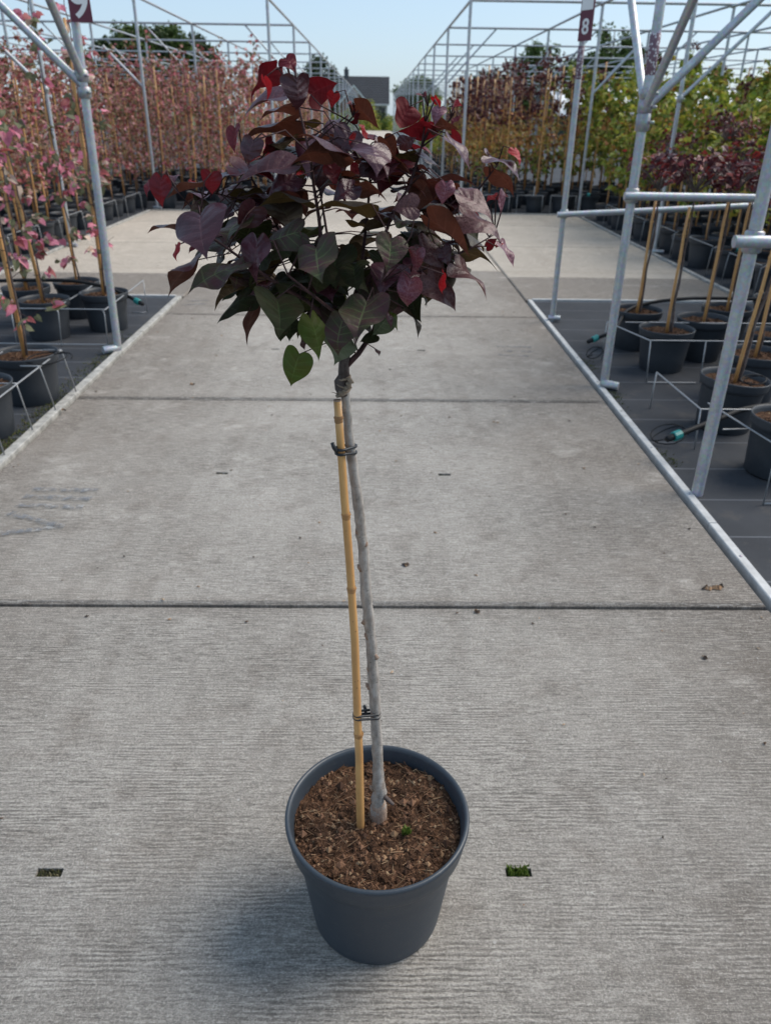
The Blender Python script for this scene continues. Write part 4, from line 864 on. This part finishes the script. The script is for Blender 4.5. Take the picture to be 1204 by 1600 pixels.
# near left frame with sign 9
t = thing('pipe_frame', 'near grey pipe frame with two braces carrying sign 9', 'frame', (-1.722, 5.082, 0))
x, y = -1.722, 5.082; pipe('post', (x, y, -.03), (x+.055, y, HT), .0245, M_GALV, t, 14)
xn = x+.03; nz = 1.55
for e in ((xn-1.4, y, nz+1.4), (xn+.03, y-1.3, nz+1.25)): d = (V(e)-V((xn, y, nz))).normalized(); pipe('brace', V((xn, y, nz if e[1] == y else nz+.05))+d*.015, e, .0215, M_GALV, t, 14)
clamp(t, (xn, y, nz-.03), .036, .06); clamp(t, (xn, y, nz+.055), .036, .06)
pipe('top_rail', (-1.66, 3.6, HT), (-1.66, 6.4, HT), .021, M_GALV, t, 12); pipe('top_rail', (-1.66, y, HT-.03), (-5, y, HT-.03), .021, M_GALV, t, 12)
pipe('foot_stub', (-1.80, 5.02, .02), (-1.715, 5.085, .022), .026, M_GALV, t, 12)
pipe('post', (-3.66, y, -.03), (-3.66, y, HT), .0245, M_GALV, t, 12); pipe('brace', (-3.66, y, 1.55), (-4.8, y, 2.7), .0215, M_GALV, t, 12)

# signs
M_BURG = simple('burgundy_board', (.125, .022, .045), .5, .1, 9); M_LET = simple('white_lettering', (.8, .8, .8), .5, .05, 9)
def text_mesh(s, size, depth):
    cu = bpy.data.curves.new('digit', 'FONT'); cu.body = s; cu.size = size; cu.extrude = depth; cu.align_x = 'CENTER'; cu.offset = .002
    ob = bpy.data.objects.new('digit', cu); COL.objects.link(ob); dg = bpy.context.evaluated_depsgraph_get(); me = bpy.data.meshes.new_from_object(ob.evaluated_get(dg)); bpy.data.objects.remove(ob); me.materials.clear(); me.materials.append(M_LET); return me
def sign(label, c, w_, h_, rz, ch, tz, size, ry=0.0):
    t = thing('number_sign', label, 'sign', c); t.rotation_euler = (0, ry, rz)
    mb = MB(); mb.box((-w_/2, -.004, 0), (w_/2, .004, h_)); link('board', mb.mesh('board', M_BURG), t)
    d = link('digit', text_mesh(ch, size, .001), t, (0, -.0052, tz)); d.rotation_euler = (math.pi/2, 0, 0)
    for zz in (.03, h_-.03):
        mb = MB(); mb.ring([V((.03*math.cos(a*.524), .034+.03*math.sin(a*.524), zz)) for a in range(12)], .0025, 5); link('cable_tie', mb.mesh('cable_tie', M_RUB, True), t)
    return t
sign('burgundy sign board with white 9 on the near pipe post', (-1.633, 5.035, 1.862), .115, .30, .18, '9', .022, .215, -.02)
s8 = sign('burgundy sign board with white 8 on the thin post', (1.388, 6.03, 1.885), .115, .30, -.98, '8', .04, .125)
mb = MB(); mb.box((-.05, -.0065, .175), (.05, -.0045, .27)); link('white_panel', mb.mesh('white_panel', M_LET), s8)
# mottled sticker bands wound on posts
k = N('worn_sticker'); q = k.n('ShaderNodeTexVoronoi'); q.inputs['Scale'].default_value = 70; k.l(k.pos(), q.inputs['Vector']); k.base(k.ramp(q.outputs['Distance'], [(.25, (.6, .58, .6)), (.45, (.16, .09, .12))])); k.rough(.6); M_STK = k.m
for (x, y, z0, z1, lb) in ((1.366, 4.42, 1.62, 1.80, 'worn mottled sticker wound round the braced post'), (1.390, 6.079, 1.66, 1.86, 'worn mottled sticker below sign 8')):
    mb = MB(); r = .0262 if y < 5 else .0225; mb.lathe([(r-.002, z0), (r, z0+.002), (r, z1-.002), (r-.002, z1)], 16, (x-.005 if y > 5 else x, y, 0)); tag(solo('sticker', mb, M_STK, (x, y, z0), True), lb, 'sticker')

# ------------------------------------------------------------------ wire racks, hoses, drip lines
def rack(label, rails, legs, base):
    t = thing('wire_rack', label, 'rack', base, 'wire racks holding the pots')
    for a, b in rails: pipe('rail', a, b, .0042, M_WIRE, t, 6)
    for pts in legs:
        mb = MB(); mb.tube(pts, .004, 6); part('leg', mb, M_WIRE, t, True)
    return t
lg = lambda x, y, xt, z=.245: [(x, y, -.01), (xt+.6*(x-xt)*.2, y, z-.03), (xt, y, z), (xt-.1, y, z)]
rack('thin wire rack along the mossy kerb', [((-1.745, 2.9, .236), (-1.745, 4.22, .244)), ((-2.05, 2.9, .238), (-2.05, 4.22, .244))], [lg(-1.70, 4.217, -1.745), lg(-1.703, 3.909, -1.745), lg(-1.711, 3.619, -1.745), lg(-1.716, 3.303, -1.745)] + [[(-1.745, yq, .242), (-2.05, yq, .242), (-2.06, yq, -.01)] for yq in (4.217, 3.3)], (-1.72, 3.7, 0))
rack('thin wire rack round the pots behind the post of sign 9', [((-2.75, 5.2, .25), (-1.81, 5.19, .25)), ((-1.81, 5.19, .246), (-1.83, 6.22, .246)), ((-2.75, 5.2, .012), (-1.823, 5.19, .012)), ((-2.15, 5.2, .247), (-2.15, 6.2, .247))],
     [[(-1.823, 5.191, -.01), (-1.815, 5.191, .225), (-1.83, 5.2, .25)], [(-2.144, 5.205, -.01), (-2.126, 5.205, .225), (-2.14, 5.21, .25)], [(-2.45, 5.21, -.01), (-2.44, 5.21, .25)], [(-1.831, 6.222, -.01), (-1.83, 6.222, .246)], [(-1.95, 6.222, -.005), (-1.831, 6.222, -.005)]], (-2.0, 5.5, 0))
rack('pale wire rectangle before the bare-stemmed trees', [((1.636, 4.52, .252), (2.8, 4.52, .252)), ((1.655, 4.50, .0), (1.95, 4.50, .0)), ((1.636, 4.52, .25), (1.50, 4.98, .25)), ((1.62, 4.98, .25), (2.7, 4.98, .25))],
     [[(1.655, 4.52, -.01), (1.638, 4.52, .252)], [(1.985, 4.52, -.01), (1.97, 4.52, .252)], [(2.31, 4.52, -.01), (2.30, 4.52, .252)], [(1.50, 4.98, -.01), (1.50, 4.98, .25)]], (1.7, 4.52, 0))
rack('pale wire rack round the pot above the teal hose end', [((1.55, 3.46, .2), (2.3, 3.46, .2)), ((1.55, 3.46, .2), (1.53, 4.05, .2)), ((1.60, 3.3, .16), (1.9, 3.32, .16)), ((1.72, 2.93, .2), (1.62, 3.55, .2))],
     [[(1.56, 3.46, -.01), (1.55, 3.46, .2)], [(1.53, 4.05, -.01), (1.53, 4.05, .2)], [(1.63, 2.86, -.01), (1.63, 2.87, .2), (2.1, 2.87, .2)], [(1.63, 2.86, .0), (2.1, 2.85, .0)]], (1.6, 3.4, 0))
# hoops by the far pots
for i, (x0, y0) in enumerate([(-3.72, 8.2), (-3.72, 9.6), (-3.72, 11.0), (-3.7, 12.2)]):
    rack('grey wire hoop beside the pots along the crossing', [((x0, y0, .3), (x0, y0+.8, .3))], [[(x0+.02, y0, -.01), (x0, y0, .28), (x0-.03, y0, .3)], [(x0+.02, y0+.8, -.01), (x0, y0+.8, .28), (x0-.03, y0+.8, .3)]], (x0, y0, 0))
for i, xx in enumerate([1.75, 2.3, 2.85]):
    rack('grey wire hoop before the dark red saplings', [((xx, 13.52, .28), (xx+.42, 13.52, .28))], [[(xx, 13.5, -.01), (xx, 13.52, .28)], [(xx+.42, 13.5, -.01), (xx+.42, 13.52, .28)]], (xx, 13.52, 0))
for i, yq in enumerate([6.9, 8.0, 9.1, 10.2, 11.3]):
    rack('grey wire hoop beside the green trees', [((3.36, yq, .3), (3.36, yq+.7, .3))], [[(3.34, yq, -.01), (3.36, yq, .28), (3.4, yq, .3)], [(3.34, yq+.7, -.01), (3.36, yq+.7, .28), (3.4, yq+.7, .3)]], (3.36, yq, 0))
def hose(label, pts, r=.0135):
    t = thing('irrigation_hose', label, 'hose', pts[0], 'black irrigation hoses')
    P_ = [V(p) for p in pts]; d = (P_[1]-P_[0]).normalized(); sm = []
    for i in range(len(P_)-1):
        p0 = P_[max(i-1, 0)]; p1 = P_[i]; p2 = P_[i+1]; p3 = P_[min(i+2, len(P_)-1)]
        for s in range(5):
            u = s/5; sm.append(.5*((2*p1) + (p2-p0)*u + (2*p0-5*p1+4*p2-p3)*u*u + (3*p1-p0-3*p2+p3)*u**3))
    sm.append(P_[-1]); mb = MB(); mb.tube(sm, r, 10); part('pipe', mb, M_HOSE, t, True)
    mb = MB(); a = P_[0]; mb.tube([a-d*.012, a-d*.008, a+d*.03, a+d*.034], [r*1.5, r*1.75, r*1.75, r*1.45], 10); part('coupling', mb, M_TEAL, t)
    mb = MB(); mb.tube([a-d*.05, a-d*.045, a-d*.02, a-d*.008], [r*.9, r*1.15, r*1.2, r*1.3], 10); part('end_plug', mb, M_HOSE, t, True)
hose('black hose with teal end pointing at the bolted edging strip', [(1.385, 3.30, .125), (1.60, 3.40, .165), (1.834, 3.50, .20), (2.3, 3.6, .2), (2.9, 3.7, .18)])
hose('black hose with teal end behind the braced post', [(1.415, 4.93, .15), (1.558, 4.985, .2), (1.80, 5.42, .25), (2.25, 5.50, .30), (3.0, 5.45, .3)], .012)
hose('black hose with teal end behind the post of sign 9', [(-1.755, 5.66, .205), (-1.95, 5.27, .25), (-2.2, 5.62, .32), (-2.45, 5.45, .3), (-3.0, 5.6, .28)] if False else [(-1.72, 5.66, .2), (-1.86, 5.755, .24), (-2.0, 5.76, .29), (-2.3, 5.75, .33), (-3.1, 5.8, .3)], .013)
hose('black hose with teal end among the far green tree pots', [(2.55, 10.1, .3), (3.0, 10.35, .31), (3.5, 10.6, .31)], .016) if False else None
hose('black hose with teal end by the far green tree pots', [(3.40, 13.3, .32), (3.8, 13.15, .34), (4.5, 13.0, .34)], .016)
hose('black hose with teal end among pots beside the crossing', [(3.42, 7.6, .33), (3.75, 7.75, .36), (4.4, 7.8, .34)], .014)
hose('black hose with teal end among pink sapling pots', [(-3.78, 8.5, .36), (-4.1, 8.55, .37), (-4.6, 8.6, .36)], .014)
def drip(label, pts):
    mb = MB(); mb.tube(pts, .0032, 6); tag(solo('drip_tube', mb, M_HOSE, pts[0], True), label, 'tube', 'thin drip tubes')
rd = random.Random(4)
for cx, cy, cz, rr_, lb in ((1.47, 3.55, .035, .085, 'thin black drip tube coiled on the fabric by the teal hose end'), (1.88, 3.66, .285, .06, 'thin black drip tube looped over the soil above the teal hose end'), (1.44, 4.93, .06, .05, 'thin black drip tube hanging at the braced post'), (-1.72, 4.0, .26, .11, 'thin black drip tube curling over the pot rim by the mossy kerb')):
    drip(lb, [(cx+rr_*(1+.2*math.sin(i*.3))*math.cos(i*.42), cy+rr_*math.sin(i*.42)*.8, max(0, cz+(.03 if cz < .2 else .012)*math.sin(i*.5)+ (.0 if cz < .2 else 0))) for i in range(26)])

# ------------------------------------------------------------------ far background: house, trees, hedge, sheds
M_ROOF = simple('slate_roof', (.045, .048, .056), .75, .2, 1.2); M_WALLW = simple('pale_render', (.62, .62, .6), .8, .1, 1); M_BRICK = simple('brick', (.3, .17, .11), .9, .25, 3); M_GLASS = simple('dark_glass', (.03, .035, .045), .1, .05, 1, 0, 0, .8)
M_DGREY = simple('dark_grey_trim', (.1, .1, .11), .7, .1, 2)
hx, hy = -3.2, 140.0
h = thing('house', 'house with dark slate roof and white-edged gable at the far end of the path', 'house', (hx, hy, 0))
zr = 6.75; ze = 3.05; xa, xb = -9.5, 1.9
mb = MB(); mb.box((xa+.3, hy-4.2, -.1), (xb-.3, hy+4.2, ze)); part('wall', mb, M_WALLW, h)
mb = MB(); mb.add([(xa, hy-4.8, ze-.25), (xb, hy-4.8, ze-.25), (xb, hy, zr), (xa, hy, zr), (xa, hy+4.8, ze-.25), (xb, hy+4.8, ze-.25)], [(0, 1, 2, 3), (3, 2, 5, 4), (0, 3, 4), (1, 5, 2)])
for j in range(12):
    f0 = j/12; yq = hy-4.8+4.8*f0; zq = ze-.25+(zr-ze+.25)*f0; mb.box((xa-.02, yq-.03, zq-.02), (xb+.02, yq+.38, zq+.05))
roof = part('roof', mb, M_ROOF, h)
mb = MB(); mb.box((-5.25, hy-.5, zr-.6), (-4.55, hy+.3, zr+.75)); mb.box((-5.3, hy-.55, zr+.75), (-4.5, hy+.35, zr+.9)); mb.box((-5.1, hy-.3, zr+.9), (-4.75, hy+.1, zr+1.25)); part('chimney', mb, M_DGREY, roof)
gx = -3.6; gz = 5.35; gw = 2.45; gy = hy-6.2
mb = MB(); mb.add([(gx-gw, gy, -.1), (gx+gw, gy, -.1), (gx+gw, gy, 2.7), (gx, gy, gz-.1), (gx-gw, gy, 2.7), (gx-gw, hy-3, -.1), (gx+gw, hy-3, -.1), (gx+gw, hy-3, 2.7), (gx, hy-2, gz-.1), (gx-gw, hy-3, 2.7)], [(0, 1, 2, 3, 4), (0, 4, 9, 5), (1, 6, 7, 2)]); part('gable_wall', mb, M_BRICK, h)
mb = MB(); mb.add([(gx-gw-.2, gy-.3, 2.55), (gx, gy-.3, gz), (gx+gw+.2, gy-.3, 2.55), (gx-gw-.2, hy-2, 2.55), (gx, hy-1.2, gz), (gx+gw+.2, hy-2, 2.55)], [(0, 1, 4, 3), (1, 2, 5, 4)]); part('gable_roof', mb, M_ROOF, h)
for s in (-1, 1):
    mb = MB(); a = V((gx, gy-.36, gz+.05)); b = V((gx+s*(gw+.3), gy-.36, 2.45)); d = (b-a); q = V((0, 0, .34)); mb.add([a, b, b-q, a-q, a+V((0, .12, 0)), b+V((0, .12, 0)), b-q+V((0, .12, 0)), a-q+V((0, .12, 0))], [(0, 1, 2, 3), (7, 6, 5, 4), (0, 4, 5, 1), (3, 2, 6, 7)]); part('bargeboard', mb, M_WHITE, h)
for (x0, x1, z0, z1, yq) in [(gx-.9, gx+.3, 2.4, 3.9, gy-.06), (.2, 1.3, 1.0, 2.4, hy-4.26), (-8.6, -7.2, 1.0, 2.4, hy-4.26)]:
    mb = MB(); mb.box((x0-.1, yq-.06, z0-.1), (x1+.1, yq+.02, z1+.1)); wn = part('window', mb, M_WHITE, h); mb = MB(); mb.box((x0, yq-.09, z0), (x1, yq-.05, z1)); part('pane', mb, M_GLASS, wn)
mb = MB(); mb.box((xa, hy-5.0, ze-.42), (xb, hy-4.75, ze-.22)); part('gutter', mb, M_WHITE, h)
mb = MB(); mb.box((1.0, hy+20, -.1), (26, hy+28, 2.6), 0); mb.add([(.6, hy+19.5, 2.5), (26.4, hy+19.5, 2.5), (26.4, hy+24, 5.2), (.6, hy+24, 5.2), (.6, hy+28.5, 2.5), (26.4, hy+28.5, 2.5)], [(0, 1, 2, 3), (3, 2, 5, 4)], 1)

def tree_(label, x, y, h_, rad_, mat, sd, shape='round', n=2600, L=.5, grp='trees far behind the nursery', cat='tree'):
    rr = random.Random(sd); t = thing('tree', label, cat, (x, y, -.13), grp); mb = MB(); mb.tube([(x, y, -.2), (x+rr.uniform(-.2, .2), y, h_*.4), (x, y, h_*.93)], [h_*.028, h_*.018, h_*.004], 7)
    cl = []
    for _ in range(52):
        if shape == 'cone': zz = rr.uniform(.12, 1)**.9; rr_ = rad_*(1.04-zz)*rr.uniform(.4, 1); a = rr.uniform(0, 6.28); c = V((x+rr_*math.cos(a), y+rr_*math.sin(a), h_*zz)); s = rad_*.26*(1.2-zz*.8)
        else: d = rdir(rr); q = rr.uniform(.5, 1)**.5; zz = rr.uniform(.12, .93); rq = rad_*min(1, 2.2*(1-zz)**.6)*q; c = V((x+d.x*rq, y+d.y*rq, h_*zz)); s = rad_*rr.uniform(.2, .36)
        cl.append((c, s)); b0 = V((x, y, max(.6, c.z-rad_*.6))); mb.tube([b0, b0.lerp(c, .6)+V((0, 0, .2)), c], [h_*.008, h_*.005, h_*.002], 5)
    part('trunk', mb, M_BARKD, t, True); mb = MB()
    for _ in range(n):
        c, s = rr.choice(cl); d = rdir(rr); p_ = c + d*s*rr.uniform(.3, 1.15); l_ = L*rr.uniform(.5, 1.2); leaf_quad(mb, p_, rdir(rr), d+V((0, 0, .6))+rdir(rr)*.6, l_, l_*.7)
    part('crown', mb, mat, t); return t
for i, (px, top, w_) in enumerate([(168, 60, 1.5), (205, 42, 2.5), (236, 44, 2.1), (264, 40, 2.3), (296, 52, 2.0), (318, 72, 1.4)]):
    Y = 96+i*2.5; p_ = at(px, top, Y); tree_(['squat dark evergreen', 'broad tallest dark evergreen', 'dark evergreen with blunt top', 'dark evergreen with narrow tip', 'dark evergreen at the row end', 'low dark evergreen'][i] + ' behind the pink sapling rows', p_.x, Y, p_.z*1.04, w_*1.3, M_TREE if i in (1, 3, 5) else M_DTREE, 300+i, 'round', 5200, .5)
for i, (px, top, Y, r_, mt, lb) in enumerate([(492, 82, 120, 3.0, M_DTREE, 'dark dense tree left of the house chimney'), (655, 120, 150, 4.0, M_TREE, 'pale tree right of the slate-roofed house'), (850, 66, 100, 3.3, M_TREE, 'bright green round tree behind the dark red saplings'), (962, 33, 105, 3.3, M_TREE, 'tall green tree behind sign 8'), (915, 85, 110, 3.0, M_DTREE, 'dark lower tree beside the tall green tree'), (815, 100, 112, 2.8, M_TREE, 'low green tree beside the bright round tree'), (1005, 70, 108, 2.6, M_DTREE, 'dark tree right of the tall green tree'), (770, 112, 125, 3.5, M_DTREE, 'dim tree far behind the dark red saplings'), (1075, 118, 120, 3.0, M_DTREE, 'low dark tree before the distant roof')]):
    p_ = at(px, top, Y); tree_(lb, p_.x, Y, p_.z, r_, mt, 330+i, 'round', 4500, .5)
def bush(label, x, y, rx, rz, mat, sd, n=900, L=.25):
    rr = random.Random(sd); mb = MB(); sm = MB(); t = thing('bush', label, 'bush', (x, y, -.13), 'bushes before the house')
    for _ in range(n):
        d = rdir(rr); d.z = abs(d.z); q = rr.uniform(.55, 1.05)*(1+.2*mnoise.noise(d*2+V((sd, 0, 0)))); leaf_quad(mb, V((x+d.x*rx*q, y+d.y*rx*q, d.z*rz*q-.1)), rdir(rr), d+rdir(rr)*.5, L, L*.7)
    for _ in range(8):
        d = rdir(rr); d.z = abs(d.z); sm.tube([(x, y, -.15), (x+d.x*rx*.8, y+d.y*rx*.8, d.z*rz*.8)], [.05, .02], 4)
    part('foliage', mb, mat, t); part('stem', sm, M_BARKD, t)
for i, (px, top, Y, rx, mt, lb) in enumerate([(572, 156, 92, 1.5, M_LGRN, 'bright yellow-green bush before the house gable'), (591, 172, 96, 1.4, M_DTREE, 'dark green bush beside the bright bush'), (548, 172, 90, 1.5, M_GRN, 'green bush at the left of the house gable'), (520, 175, 88, 1.8, M_GRN, 'low green bush beside the far frame'), (606, 182, 94, 1.2, M_GRN, 'small green bush under the house eave'), (635, 186, 90, 1.9, M_LGRN, 'low pale bush right of the house')]):
    p_ = at(px, top, Y); bush(lb, p_.x, Y, rx, p_.z+.1, mt, 400+i)
M_DTREE2 = simple('dark_green_skirt', (.04, .055, .04), .8, .2, 1.5)
M_TUN = simple('white_film', (.82, .83, .84), .5, .06, .6)
sh = thing('polytunnel', 'long white film tunnel behind the green trees', 'greenhouse', (24, 62, 0)); mb = MB(); nseg = 10
for i in range(nseg+1):
    a = math.pi*i/nseg
    for x in (12.6, 45): mb.v.append(V((x, 66-5*math.cos(a), 3.35*math.sin(a)**.7 if 0 < i < nseg else -.1)))
for i in range(nseg): mb.face((2*i, 2*i+1, 2*i+3, 2*i+2))
part('film', mb, M_TUN, sh, True)
mb = MB(); mb.box((12.5, 60.86, -.12), (45.1, 60.96, 1.5)); part('skirt', mb, M_DTREE2, sh)
for x in range(13, 46, 3):
    mb = MB(); mb.tube([(x, 66-5.03*math.cos(math.pi*i/nseg), (3.37*math.sin(math.pi*i/nseg)**.7 if 0 < i < nseg else -.1)) for i in range(nseg+1)], .04, 6); part('hoop', mb, M_GALV, sh, True)
fb = thing('barn', 'low dark-roofed barn behind the white film tunnel', 'building', (46, 110, 0)); p0 = at(1105, 152, 110); p1 = at(1182, 152, 110)
mb = MB(); mb.box((p0.x, 110, -.1), (p1.x+6, 120, p0.z)); part('wall', mb, M_WALLW, fb)
pr = at(1120, 141, 110); mb = MB(); mb.add([(p0.x-.3, 109.5, p0.z-.1), (p1.x+6.3, 109.5, p0.z-.1), (p1.x+4, 115, pr.z+.5), (p0.x+1.5, 115, pr.z+.5), (p0.x-.3, 120.5, p0.z-.1), (p1.x+6.3, 120.5, p0.z-.1)], [(0, 1, 2, 3), (3, 2, 5, 4), (0, 3, 4), (1, 5, 2)]); part('roof', mb, M_ROOF, fb)
bpy.context.view_layer.update()
